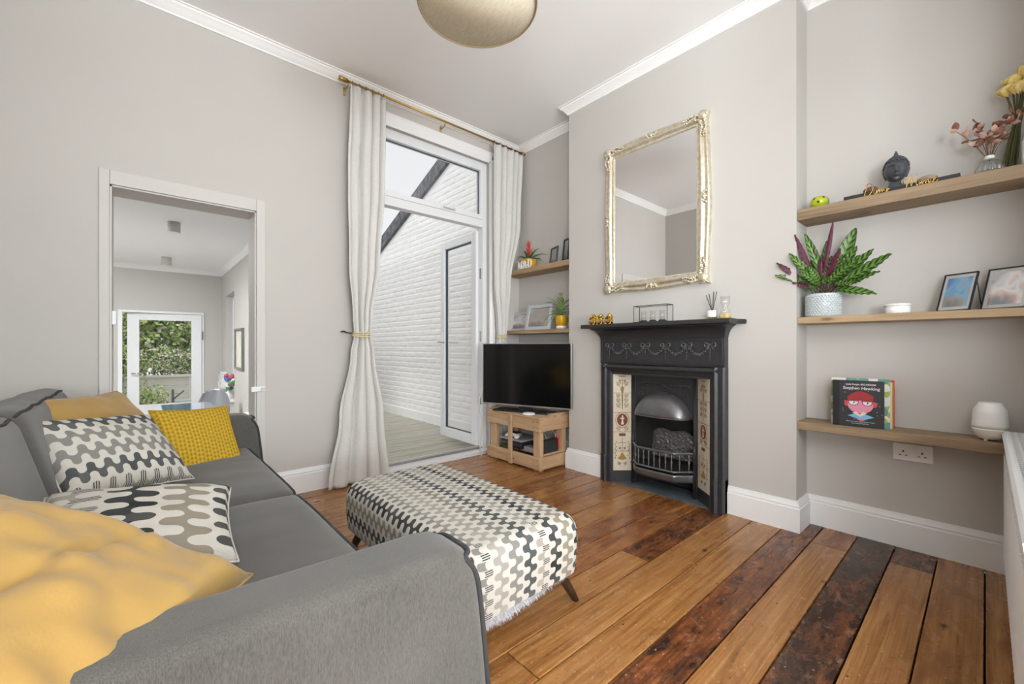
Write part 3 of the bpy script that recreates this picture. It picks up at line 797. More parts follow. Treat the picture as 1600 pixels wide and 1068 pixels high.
# ================================================================== scatter cushions
def linen(name, c, scale=300):
    if name in MATS: return MATS[name]
    m = bpy.data.materials.new(name); b = NB(m); co = b.coord('Object')
    n1 = b.noise(b.mapping(co, (scale, scale, scale)), 1.0, 2); n2 = b.noise(co, 6, 3)
    cc = b.mix(0.3, c, b.ramp(n2, [(0.3, tuple(x * .8 for x in c[:3]) + (1,)), (0.7, tuple(min(1, x * 1.15) for x in c[:3]) + (1,))]))
    b.base(cc); b.rough(0.85); b.p.inputs['Specular IOR Level'].default_value = 0.2; b.p.inputs['Sheen Weight'].default_value = 0.2
    b.bump(n1, 0.2, 0.001)
    MATS[name] = m; return m
M_yel = linen('yellow_linen', S(166, 134, 76))
def rib_mat():
    m = bpy.data.materials.new('mustard_knit'); b = NB(m); uv = b.xyz(b.coord('UV'))
    col = b.math('SINE', b.math('MULTIPLY', uv[0], 2 * PI / 0.017))
    idx = b.math('FLOOR', b.math('DIVIDE', uv[0], 0.034))
    row = b.math('SINE', b.math('ADD', b.math('MULTIPLY', uv[1], 2 * PI / 0.021), b.math('MULTIPLY', idx, PI)))
    h = b.math('ADD', b.math('MULTIPLY', col, 0.6), b.math('MULTIPLY', row, 0.5))
    b.base(b.ramp(b.math('MULTIPLY_ADD', h, 0.45, 0.5), [(0.1, S(150, 120, 34)), (0.45, S(184, 150, 48)), (0.9, S(198, 166, 62))]))
    b.rough(0.95); b.p.inputs['Specular IOR Level'].default_value = 0.1; b.bump(h, 0.5, 0.003)
    return m
def cushion(name, label, w, h, t, M, m, wr=0.008, seed=0, group=None, pw=0.42, fold=None, sag=0.0):
    """stuffed square: two bulged faces meeting in a seam, pulled-in sides, pointed corners"""
    o = thing(name, label, 'cushion', M.translation, 0, group)
    mb = MB(); N = 34
    for sgn in (1, -1):
        def fn(a, b_, sgn=sgn):
            x, y = 2 * a - 1, 2 * b_ - 1
            px = x * (1 - 0.07 * (1 - y * y)); py = y * (1 - 0.07 * (1 - x * x))
            e = max(0.0, (1 - x * x)) ** pw * max(0.0, (1 - y * y)) ** pw
            z = sgn * t * 0.5 * e
            k = noise.noise(Vector((x * 2.1 + seed * 5.7, y * 2.1 - seed, sgn * 3)))
            k2 = noise.noise(Vector((x * 1.2 + y * 5.5 + seed, (x * 2 - y) * 1.5, seed * 2.0)))
            z += sgn * wr * (k * 1.2 + k2 * 1.0) * min(1, e * 1.6)
            if fold: z += fold(x, y, sgn) * e
            v = Vector((px * w / 2, py * h / 2, z))
            v.y -= sag * (1 - x * x) * (0.5 + 0.5 * y)
            return M @ v
        mb.grid(fn, N, N, uvf=lambda a, b_, s=sgn: ((a - .5) * w * s + 7 * 0.066, (b_ - .5) * h), flip=sgn < 0)
    c = mb.build('cover', m, o, fixn=False)
    bm = bmesh.new(); bm.from_mesh(c.data); bmesh.ops.remove_doubles(bm, verts=bm.verts, dist=0.0003); bm.to_mesh(c.data); bm.free()
    sm = MB(); pts = []
    for side in range(4):
        for i in range(20):
            q = -1 + 2 * i / 20
            x, y = ((q, -1), (1, q), (-q, 1), (-1, -q))[side]
            px = x * (1 - 0.07 * (1 - y * y)); py = y * (1 - 0.07 * (1 - x * x))
            v = Vector((px * w / 2, py * h / 2, 0)); v.y -= sag * (1 - x * x) * (0.5 + 0.5 * y)
            pts.append(M @ v)
    pts.append(pts[0]); sm.tube(pts, 0.0028, 6, caps=False); sm.build('seam', m, o)
    return o
def cmat(c, right, up):
    r = Vector(right).normalized(); u = Vector(up); u = (u - r * u.dot(r)).normalized(); nn = r.cross(u)
    return frame_matrix(c, r, u, nn)
M_wave_c = wave_fabric('wave_cushion_cloth', 0.036, 0.046, axis_swap=True)
M_wave_big = wave_fabric('wave_cushion_cloth_large', 0.058, 0.062)
CUSH = []
# yellow one propped at the back, by the far arm
cushion('yellow_cushion', 'yellow linen cushion propped behind the patterned cushion', 0.49, 0.50, 0.14, cmat((-0.066, 2.31, 0.612), (.49, .871, -.029), (-.532, .326, .781)), M_yel, 0.006, 1, pw=.36)
cushion('patterned_cushion', 'black grey and cream wave patterned cushion leaning on a yellow one', 0.395, 0.335, 0.13, cmat((-0.066, 2.0, 0.63), (.799, .594, -.091), (-.378, .614, .693)), M_wave_c, 0.004, 2, pw=.4)
cushion('knitted_cushion', 'mustard knitted cushion against the far sofa arm', 0.345, 0.36, 0.10, cmat((0.215, 2.51, 0.545), (.92, .39, -.06), (-.12, .5, .84)), rib_mat(), 0.002, 3, pw=.3)
cushion('patterned_cushion', 'wave patterned cushion lying flat between the seat and front yellow cushion', 0.39, 0.36, 0.12, cmat((0.0, 1.37, 0.555), (.988, -.056, -.141), (.086, .971, .223)), M_wave_big, 0.004, 4, pw=.30)
cushion('yellow_cushion', 'large yellow linen cushion slumped over the near sofa arm', 0.46, 0.46, 0.16, cmat((-0.145, 0.85, 0.652), (.75, -.5, -.36), (.85, .5, -.17)), M_yel, 0.014, 5, pw=.40, fold=lambda x, y, s: s * .010 * math.sin(5.5 * x + 2.2 * y + 1.2 * math.sin(3 * y)) * max(0, .9 - abs(y - .1)) - (s * .012 * math.exp(-((x - .15 * y - .1) / .05) ** 2)))

# ================================================================== ottoman
OX0, OX1, OY0, OY1, OZ0, OZ1 = 0.70, 1.225, 0.985, 1.965, 0.185, 0.385
ott = thing('ottoman', 'rectangular ottoman in black grey and cream wave fabric on dark legs', 'ottoman', ((OX0 + OX1) / 2, (OY0 + OY1) / 2, 0))
mb = MB()
def ott_shell():
    cx, cy = (OX0 + OX1) / 2, (OY0 + OY1) / 2; hx, hy = (OX1 - OX0) / 2, (OY1 - OY0) / 2
    NX, NY, NS = 26, 44, 10; r = 0.055; H = OZ1 - OZ0
    # distance-based wrap: parameter grid over the unfolded cloth (s across x, t along y); sides hang down
    sx = hx + H; sy = hy + H
    def wrap(d, h):
        """unfolded coordinate -> (in-plane position, drop)"""
        a = abs(d); sgn = 1 if d >= 0 else -1
        flat = h - r; arc = r * PI / 2
        if a <= flat: return d, 0.0
        if a <= flat + arc:
            t = (a - flat) / r
            return sgn * (flat + r * math.sin(t)), r * (1 - math.cos(t))
        return sgn * h, r + (a - flat - arc)
    def P(s, t):
        x, dx = wrap(s, hx); y, dy = wrap(t, hy)
        d = max(dx, dy) if (dx == 0 or dy == 0) else math.hypot(dx, dy) if max(dx, dy) <= r else max(dx, dy)
        # round the vertical corners
        rc = 0.075; ex, ey = abs(x) - (hx - rc), abs(y) - (hy - rc)
        if ex > 0 and ey > 0:
            l = math.hypot(ex, ey)
            m_ = max(ex, ey)
            if l > 0:
                k = m_ / l
                x = math.copysign(hx - rc + ex * k, x); y = math.copysign(hy - rc + ey * k, y)
        crown = 0.016 * max(0, 1 - (x / hx) ** 2) ** .7 * max(0, 1 - (y / hy) ** 2) ** .7
        bulge = 1 + 0.018 * math.sin(PI * min(1, d / H))
        return Vector((cx + x * bulge, cy + y * bulge, OZ1 - min(d, H) + crown))
    return P, sx, sy, hx, hy, H, r
P, sx, sy, hx, hy, H, rr_ = ott_shell()
flatx = hx - rr_ + rr_ * PI / 2 + (H - rr_); flaty = hy - rr_ + rr_ * PI / 2 + (H - rr_)
topx, topy = hx - rr_ + rr_ * PI / 2, hy - rr_ + rr_ * PI / 2
def top_fn(a, b_): return P((2 * a - 1) * topx, (2 * b_ - 1) * topy)
mb.grid(top_fn, 40, 60, uvf=lambda a, b_: ((2 * a - 1) * topx + 3, (2 * b_ - 1) * topy + 3))
def side(axis, sg):
    def f(a, b_):
        if axis == 'x':
            p = P(sg * (topx + (flatx - topx) * b_), (2 * a - 1) * topy)
        else:
            p = P((2 * a - 1) * topx, sg * (topy + (flaty - topy) * b_))
        return p
    def uvf(a, b_):
        if axis == 'x': return (sg * (topx + (flatx - topx) * b_) + 3, (2 * a - 1) * topy + 3)
        return ((2 * a - 1) * topx + 3, sg * (topy + (flaty - topy) * b_) + 3)
    mb.grid(f, 50, 8, uvf=uvf)
for ax in 'xy':
    for sg in (1, -1): side(ax, sg)
M_wave_o = wave_fabric('wave_ottoman_cloth', 0.030, 0.044)
body = mb.build('upholstery', M_wave_o, ott)
bm = bmesh.new(); bm.from_mesh(body.data); bmesh.ops.remove_doubles(bm, verts=bm.verts, dist=0.0006); bmesh.ops.recalc_face_normals(bm, faces=bm.faces); bm.to_mesh(body.data); bm.free()
mb = MB(); mb.box(OX0 + .03, OX1 - .03, OY0 + .03, OY1 - .03, OZ0 - .004, OZ0 + .01); mb.build('underside', mat('ottoman_hessian', S(70, 68, 66), .95), ott)
for fx, fy, tx, ty in ((0.735, 2.0, 0.785, 1.90), (1.29, 1.075, 1.165, 1.085), (0.735, 0.99, 0.785, 1.06), (1.27, 1.995, 1.15, 1.90)):
    mb = MB(); mb.tube([(fx, fy, 0.0), (fx * .5 + tx * .5, fy * .5 + ty * .5, 0.1), (tx, ty, OZ0 + 0.005)], [0.0125, 0.019, 0.024], 14); mb.build('leg', M_leg, ott)
# sagging fluffy lining under the near end
M_fluff = mat('grey_fluffy_lining', S(196, 196, 202), 0.95, vary=0.15, vscale=40, bump=1.0, bscale=120)
mb = MB()
def sagf(a, b_):
    x = 0.74 + 0.42 * a; y = OY0 + 0.012 + 0.34 * b_
    d = 0.095 * (math.sin(PI * (a ** .62)) ** .6) * max(0, math.sin(PI * b_)) ** .35
    return (x, y, OZ0 + 0.002 - d * (1.1 - 0.35 * a) - 0.006 * noise.noise(Vector((x * 40, y * 40, 0))))
mb.grid(sagf, 40, 26)
ln = mb.build('lining', M_fluff, ott)
mb = MB(); rnd = random.Random(3)
for i in range(2600):
    a, b_ = rnd.random(), rnd.random() ** 1.6
    p = Vector(sagf(a, b_)); d = Vector((rnd.uniform(-.5, .5), rnd.uniform(-1, .2), rnd.uniform(-1, -.1))).normalized() * rnd.uniform(.008, .018)
    s_ = Vector((rnd.uniform(-1, 1), rnd.uniform(-1, 1), 0)).normalized() * 0.0012
    mb.add([p - s_, p + s_, p + d], [(0, 1, 2)])
o = mb.build('lining_fluff', M_fluff, ott, fixn=False); o['kind'] = 'stuff'

# ================================================================== pendant shade
M_shade = mat('beige_linen_shade', S(236, 229, 206), 0.9, vary=0.10, vscale=1, stretch=(260, 40, 260), bump=0.1, bscale=1)
LC = Vector((1.02, 1.36, 0)); LR = 0.238; LZ = 2.375
lamp = thing('pendant_lamp', 'beige linen drum pendant shade hanging from the white ceiling', 'lamp', (LC.x, LC.y, LZ))
mb = MB(); mb.lathe([(LR, LZ), (LR, LZ + 0.26)], LC, 64); 
mb.f = mb.f[:64]; mb.mi = mb.mi[:64]; mb.smooth = mb.smooth[:64]
mb.build('shade', M_shade, lamp, thick=0.003)
mb = MB(); mb.lathe([(0.0, LZ + 0.003), (LR - 0.004, LZ + 0.003), (LR - 0.004, LZ + 0.006), (0, LZ + 0.006)], LC, 64); mb.build('diffuser', M_shade, lamp)
mb = MB(); mb.tube([(LC.x + LR * math.cos(t * PI / 32), LC.y + LR * math.sin(t * PI / 32), LZ + .002) for t in range(65)], 0.0035, 6, caps=False); mb.build('rim', mat('shade_rim', S(150, 128, 98), .8), lamp)
mb = MB(); mb.tube([(LC.x, LC.y, LZ + 0.15), (LC.x, LC.y, CEIL - .03)], 0.004, 8); mb.build('flex', M_upvc, lamp)
mb = MB(); mb.lathe([(0, CEIL - .045), (.03, CEIL - .042), (.05, CEIL - .01), (.05, CEIL)], LC, 24); mb.build('ceiling_rose', M_upvc, lamp)

# ================================================================== curtains
M_curt = bpy.data.materials.new('cream_linen_curtain'); _b = NB(M_curt)
_w = _b.noise(_b.mapping(_b.coord('Object'), (240, 240, 90)), 1.0, 2)
_b.base(_b.ramp(_w, [(0.3, S(208, 207, 203)), (0.7, S(220, 219, 216))])); _b.rough(0.9); _b.p.inputs['Specular IOR Level'].default_value = 0.15
_b.p.inputs['Sheen Weight'].default_value = 0.15; _b.bump(_w, 0.15, 0.001)
YCUR = 3.035; RODZ = 2.905
def curtain(label, rows, npl, seed, amp, tie, hookx):
    """rows: (z, x0, x1, pleat depth, sideways drift) from top to bottom; cloth gathers at the tie"""
    t = thing('curtain', label, 'curtain', ((rows[-1][1] + rows[-1][2]) / 2, YCUR, max(0.0, rows[-1][0])), 0, 'cream curtains at the french doors')
    rnd = random.Random(seed); phs = [rnd.uniform(-.5, .5) for _ in range(npl + 2)]
    wd = [rnd.uniform(.7, 1.4) for _ in range(npl)]; tot = sum(wd); acc = [0]
    for w_ in wd: acc.append(acc[-1] + w_ / tot)
    def at(z):
        for i in range(len(rows) - 1):
            if rows[i][0] >= z >= rows[i + 1][0]:
                f = (rows[i][0] - z) / (rows[i][0] - rows[i + 1][0]); f = f * f * (3 - 2 * f)
                return [rows[i][k] * (1 - f) + rows[i + 1][k] * f for k in range(1, 5)]
        return rows[-1][1:]
    z0, z1 = rows[0][0], rows[-1][0]
    def fn(a, b_):
        z = z0 + (z1 - z0) * b_
        x0, x1, dp, yo = at(z)
        i = 0
        while i < npl - 1 and acc[i + 1] < a: i += 1
        f = (a - acc[i]) / (acc[i + 1] - acc[i])
        ph = (i + f) * 2 * PI
        s_ = math.sin(ph); c_ = math.cos(ph)
        fold = math.copysign(abs(c_) ** 0.7, c_)
        y = YCUR + yo - dp * fold * (0.8 + 0.8 * phs[i]) + 0.004 * noise.noise(Vector((a * 9, z * 2.5, seed)))
        x = x0 + (x1 - x0) * (a + 0.16 / npl * s_) + 0.004 * noise.noise(Vector((a * 5, z * 3, seed + 7)))
        return (x, y, z)
    mb = MB(); mb.grid(fn, npl * 14, 110)
    o = mb.build('drape', M_curt, t, fixn=False, thick=0.003)
    tz, tx0, tx1 = tie
    # tie-back cord: three loops drawn round the gathers towards the hook
    tb = MB()
    for k in range(3):
        pts = []
        for j in range(25):
            an = 2 * PI * j / 24
            pts.append(((tx0 + tx1) / 2 + (tx1 - tx0) / 2 * 1.06 * math.cos(an), YCUR - 0.005 + 0.052 * math.sin(an), tz - 0.012 + 0.012 * k + 0.006 * math.sin(an + k)))
        tb.tube(pts, 0.0048, 6, caps=False)
    tb.build('tieback', mat('cream_cord', S(222, 206, 160), .8), t)
    hk = MB(); hk.tube([(hookx, YW, tz + .02), (hookx, YW - .05, tz + .022), (hookx + (0.02 if hookx < 2 else -.02), YW - .065, tz + .012), ((tx0 + tx1) / 2, YCUR + .02, tz + .004)], [.006, .006, .005, .004], 8)
    hk.build('tieback_hook', mat('dark_bronze', S(70, 62, 48), .4, .8), t)
    return t
curtain('cream linen curtain tied back on the left of the french doors',
        [(2.885, 1.13, 1.395, 0.030, 0.0), (2.2, 1.11, 1.385, 0.030, 0.0), (1.6, 1.12, 1.345, 0.032, 0.0), (1.22, 1.145, 1.285, 0.036, 0), (1.09, 1.155, 1.275, 0.038, 0), (0.95, 1.13, 1.30, 0.036, 0.0), (0.5, 1.045, 1.365, 0.038, -0.01), (0.012, 0.97, 1.41, 0.04, -0.015)],
        4, 3, .03, (1.09, 1.155, 1.275), 1.10)
curtain('cream linen curtain tied back on the right, partly behind the television',
        [(2.885, 2.455, 2.825, 0.030, 0.0), (2.2, 2.45, 2.79, 0.030, 0), (1.6, 2.46, 2.66, 0.034, 0), (1.22, 2.50, 2.625, 0.036, 0), (1.10, 2.505, 2.605, 0.036, 0), (0.95, 2.50, 2.64, 0.030, 0.02), (0.5, 2.52, 2.72, 0.02, 0.03), (0.012, 2.55, 2.76, 0.018, 0.03)],
        5, 8, .03, (1.10, 2.505, 2.605), 2.66)
rod = thing('curtain_rod', 'thin brass curtain rod above the french doors', 'curtain rod', (2.0, YCUR, RODZ))
mb = MB(); mb.tube([(1.11, YCUR, RODZ), (2.835, YCUR, RODZ)], 0.0085, 12); mb.build('pole', M_brass, rod)
for x0, x1 in ((1.055, 1.115), (2.83, 2.855)):
    mb = MB(); mb.tube([(x0, YCUR, RODZ), (x0 + .3 * (x1 - x0), YCUR, RODZ), (x1, YCUR, RODZ)], [.017, .017, .014], 16); mb.build('finial', M_brass, rod)
for bx in (1.12, 1.94, 2.80):
    mb = MB(); mb.tube([(bx, YW, RODZ - .035), (bx, YW - .06, RODZ - .03), (bx, YCUR, RODZ - .012)], .005, 8); mb.tube([(bx, YW - .004, RODZ - .065), (bx, YW - .004, RODZ - .01)], .008, 8); mb.build('bracket', M_brass, rod)
for k, x in enumerate([1.15, 1.20, 1.25, 1.30, 1.345, 1.385, 2.465, 2.54, 2.61, 2.68, 2.75, 2.81]):
    mb = MB(); mb.tube([(x + .004 * math.cos(t * PI / 8), YCUR + .019 * math.cos(t * PI / 8), RODZ - .008 + .019 * math.sin(t * PI / 8)) for t in range(17)], .0028, 6, caps=False)
    mb.build('curtain_ring', mat('antique_brass_ring', S(140, 112, 66), .35, 1.0), rod)

# ================================================================== mirror
def gilt(name, c1, c2):
    m = bpy.data.materials.new(name); b = NB(m); n_ = b.noise(b.coord('Object'), 34, 5, 0.6)
    b.base(b.ramp(n_, [(0.35, c2), (0.6, c1)])); b.p.inputs['Metallic'].default_value = 0.7; b.rough(0.34); b.bump(b.noise(b.coord('Object'), 120, 3), .3, .002)
    return m
M_gilt = gilt('champagne_gilt', S(226, 220, 204), S(204, 190, 160))
M_gilt2 = gilt('antique_gold_edge', S(190, 160, 96), S(128, 98, 52))
MY0, MY1, MZ0, MZ1 = 1.132, 1.905, 1.395, 2.472
mir = thing('wall_mirror', 'rectangular mirror in an ornate champagne gilt frame over the fireplace', 'mirror', (XW, (MY0 + MY1) / 2, MZ0))
FW = 0.082
MB().box(XW - 0.022, XW - 0.016, MY0 + FW - .01, MY1 - FW + .01, MZ0 + FW - .01, MZ1 - FW + .01).build('glass', mat('mirror_silver', (0.92, 0.92, 0.92, 1), 0.0, 1.0), mir)
MB().box(XW - 0.016, XW, MY0 + .02, MY1 - .02, MZ0 + .02, MZ1 - .02).build('backing', mat('mirror_backing', S(120, 104, 80), .8), mir)
MPROF = [(0.0, 0.0), (0.0, 0.022), (0.006, 0.034), (0.014, 0.036), (0.020, 0.030), (0.030, 0.034), (0.044, 0.048), (0.056, 0.046), (0.062, 0.034), (0.068, 0.031), (0.073, 0.034), (0.078, 0.028), (0.082, 0.016), (0.082, 0.0)]
corners = [(MY0, MZ0), (MY1, MZ0), (MY1, MZ1), (MY0, MZ1)]
for k in range(4):
    (ya, za), (yb, zb) = corners[k], corners[(k + 1) % 4]
    d = Vector((yb - ya, zb - za)); L = d.length; d /= L; nrm = Vector((-d.y, d.x))
    mb = MB(); rows = []
    NS = 24
    for i in range(NS + 1):
        f = i / NS; row = []
        sweep = 0.016 * math.sin(PI * f) ** 2 if 0.0 < f < 1 else 0      # swept outline
        for p, h in MPROF:
            s0 = p + (L - 2 * p) * f
            out = -sweep * (1 - p / FW) + (0.010 if p < .04 else 0)
            q = Vector((ya, za)) + d * s0 + nrm * (p + out * (1 if 0 < f < 1 else 0))
            row.append((XW - h, q.x, q.y))
        rows.append(row)
    m_ = len(MPROF)
    mb.add([v for r in rows for v in r], [(i * m_ + j, i * m_ + j + 1, (i + 1) * m_ + j + 1, (i + 1) * m_ + j) for i in range(NS) for j in range(m_ - 1)])
    mb.smooth = [True] * len(mb.f)
    fo_ = mb.build('frame_rail', M_gilt, mir)
    mb = MB()      # bead row on the sight edge
    nb = int((L - 2 * FW) / 0.011)
    for i in range(nb):
        q = Vector((ya, za)) + d * (FW - .004 + (L - 2 * FW + .008) * (i + .5) / nb) + nrm * 0.0755
        mb.ball((XW - .031, q.x, q.y), 0.0042, 6, 4)
    mb.build('beading', M_gilt, fo_)
    mb = MB()      # small centre cartouche
    cq = Vector((ya, za)) + d * L / 2 + nrm * 0.028
    for i in range(9):
        a_ = PI * i / 8
        q = cq + d * (0.035 * math.cos(a_)) + nrm * (-0.012 + 0.016 * math.sin(a_ * 2) ** 2)
        mb.ball((XW - .043, q.x, q.y), (0.009, 0.010, 0.009), 7, 5)
    mb.ball((XW - .046, cq.x, cq.y), (.012, .014, .014), 8, 6)
    mb.build('cartouche', M_gilt, fo_)
for k, (yc, zc) in enumerate(corners):
    sy = 1 if yc == MY0 else -1; sz = 1 if zc == MZ0 else -1
    mb = MB(); rnd = random.Random(k)
    mb.ball((XW - .046, yc + sy * .035, zc + sz * .035), (.018, .030, .030), 10, 7)
    for arm_ in range(2):
        for i in range(11):
            f = i / 10; l = 0.045 + 0.115 * f
            for j in (-1, 1):
                off = (0.032 + j * (0.017 * (1 - f * .6)) + 0.006 * math.sin(f * 9))
                yy, zz = (l, off) if arm_ == 0 else (off, l)
                mb.ball((XW - .040 - rnd.uniform(0, .006), yc + sy * yy, zc + sz * zz), (.010, .0105 - .004 * f, .0105 - .004 * f), 7, 5)
        pts = []
        for i in range(20):
            f = i / 19; a_ = f * 3.2 * PI; rr2 = 0.017 * (1 - f * .8)
            l = 0.09 + rr2 * math.cos(a_); o_ = 0.03 + rr2 * math.sin(a_)
            yy, zz = (l, o_) if arm_ == 0 else (o_, l)
            pts.append((XW - .048, yc + sy * yy, zc + sz * zz))
        mb.tube(pts, .0035, 6)
    for i in range(7):
        a_ = PI / 4 + (i - 3) * .42
        mb.ball((XW - .044, yc + sy * (.035 + .026 * math.cos(a_ + PI)), zc + sz * (.035 + .026 * math.sin(a_ + PI))), (.009, .010, .010), 7, 5)
    mb.build('corner_ornament', M_gilt2 if k in (0, 3) and False else M_gilt, mir)

# ================================================================== fireplace
M_iron = mat('black_cast_iron', S(58, 58, 60), 0.42, 0.35, vary=0.12, vscale=30, bump=0.12, bscale=260)
M_iron2 = mat('polished_cast_iron', S(120, 120, 122), 0.34, 0.7, vary=0.15, vscale=14, bump=0.08, bscale=200)
M_soot = mat('sooty_iron', S(36, 33, 32), 0.7, 0.2, vary=0.25, vscale=18, bump=0.3, bscale=90)
FA, FB = 1.03, 1.93; FX = 2.60; FH = 1.055
fp = thing('fireplace', 'black cast iron fireplace with tiled sides and arched hood', 'fireplace', (XW, (FA + FB) / 2, 0))
# uprights, each a stepped moulding, and the frieze
def bev(mb, name, m=None, b=0.004, p=fp): return mb.build(name, m or M_iron, p, bevel=b)
OI0, OI1, OT = 1.128, 1.834, 0.805      # sight edge of the splayed opening
for (a, b_, s) in ((FA, OI0, 1), (FB, OI1, -1)):
    pr_ = [(0.0, 0.0), (0.0, 0.048), (0.012, 0.055), (0.034, 0.055), (0.036, 0.066), (0.052, 0.074), (0.064, 0.066), (0.068, 0.050), (0.082, 0.046), (0.098, 0.034), (0.098, 0.0)]
    mb = MB(); mb.prism([(XW - d, a + s * p) for p, d in pr_], 'z', 0.0, 0.875); mb.build('upright', M_iron, fp, ang=28)
    mb = MB(); mb.prism([(XW - d - .006, a + s * (p * 1.0)) for p, d in pr_[:8]] + [(XW, a + s * .068)], 'z', 0.0, 0.20); mb.build('plinth_block', M_iron, fp, ang=28)
mb = MB(); pr_ = [(0.0, 0.0), (0.034, 0.055), (0.036, 0.066), (0.052, 0.074), (0.064, 0.066), (0.068, 0.050), (0.082, 0.046), (0.098, 0.034), (0.098, 0.0)]
mb.prism([(XW - d, 0.904 - p) for p, d in pr_], 'y', FA + .034, FB - .034); mb.build('lintel', M_iron, fp, ang=28)
bev(MB().box(XW - 0.055, XW, FA, FB, 0.875, FH), 'frieze', b=.003)
for z0, z1 in ((0.885, 0.893), (FH - 0.02, FH - 0.008)): bev(MB().box(XW - 0.061, XW - .055, FA + .012, FB - .012, z0, z1), 'frieze_rib', b=.002)
for y0 in (FA + .008, FB - .022): bev(MB().box(XW - 0.061, XW - .055, y0, y0 + .014, 0.893, FH - .02), 'frieze_rib', b=.002)
cv = [(0.055, FH), (0.058, FH + .012), (0.064, FH + .026), (0.080, FH + .048), (0.105, FH + .066), (0.13, FH + .074), (0.13, FH + .082), (0.0, FH + .082), (0.0, FH)]
mb = MB(); cr = []
for p, z in cv[:7]: cr.append((p, z))
def ring(p, z): e = p - 0.055; return [(XW, FB + e * .55, z), (XW - p, FB + e * .55, z), (XW - p, FA - e * .55, z), (XW, FA - e * .55, z)]
vs = [v for p, z in cr for v in ring(p, z)]
fs = [(i * 4 + j, i * 4 + j + 1, (i + 1) * 4 + j + 1, (i + 1) * 4 + j) for i in range(len(cr) - 1) for j in range(3)]
mb.add(vs, fs); mb.build('cove', M_iron, fp, ang=40)
# mantel shelf with serpentine ends
sh = []
for i in range(9):
    f = i / 8; sh.append((XW - 0.19 * f - 0.0, 0.925 + 0.028 * math.sin(f * PI) ** 2 * (1 if f < .5 else .3) + 0.03 * (f > .85) * 0 + 0.02 * f))
shp = sh + [(x, 2.96 - y + 0.0) for x, y in reversed(sh)]
mb = MB(); mb.prism(shp, 'z', FH + .080, FH + .108); bev(mb, 'mantel_shelf', b=.007)
MTZ = FH + .108
# garlands on the frieze
fxp = XW - 0.056
for k in range(6):
    yc = FB - 0.085 - k * (FB - FA - 0.17) / 5; zc = 1.012; M_orn = mat('burnished_cast_iron', S(92, 92, 94), .36, .5)
    mb = MB()
    for s in (-1, 1):
        pts = [(fxp - .004, yc + s * (0.004 + .030 * math.sin(t * PI / 8) * 1.0), zc + .014 * math.sin(t * PI / 4)) for t in range(9)]
        mb.tube(pts, .0055, 6)
        mb.tube([(fxp - .003, yc + s * .004, zc - .002), (fxp - .004, yc + s * .014, zc - .022), (fxp - .003, yc + s * .026, zc - .034)], [.004, .0035, .002], 6)
    mb.ball((fxp - .005, yc, zc), (.006, .007, .007), 8, 6); mb.build('bow', M_orn, fp)
    mb = MB(); mb.tube([(fxp - .003, yc, zc - .005), (fxp - .003, yc, zc - .095)], [.003, .0018], 6)
    for j in range(4): mb.ball((fxp - .004, yc, zc - .03 - .02 * j), (.004, .005 - .0008 * j, .007), 6, 5)
    mb.build('ribbon_drop', M_orn, fp)
    if k < 5:
        y2 = yc - (FB - FA - 0.17) / 5; mb = MB()
        for i in range(17):
            f = i / 16; yy = yc + (y2 - yc) * (0.1 + .8 * f); zz = zc - .022 - .040 * math.sin(PI * f)
            mb.ball((fxp - .004, yy, zz + (.004 if i % 2 else -.003)), (.007, .0085, .0075), 6, 5)
        mb.build('garland', M_orn, fp)
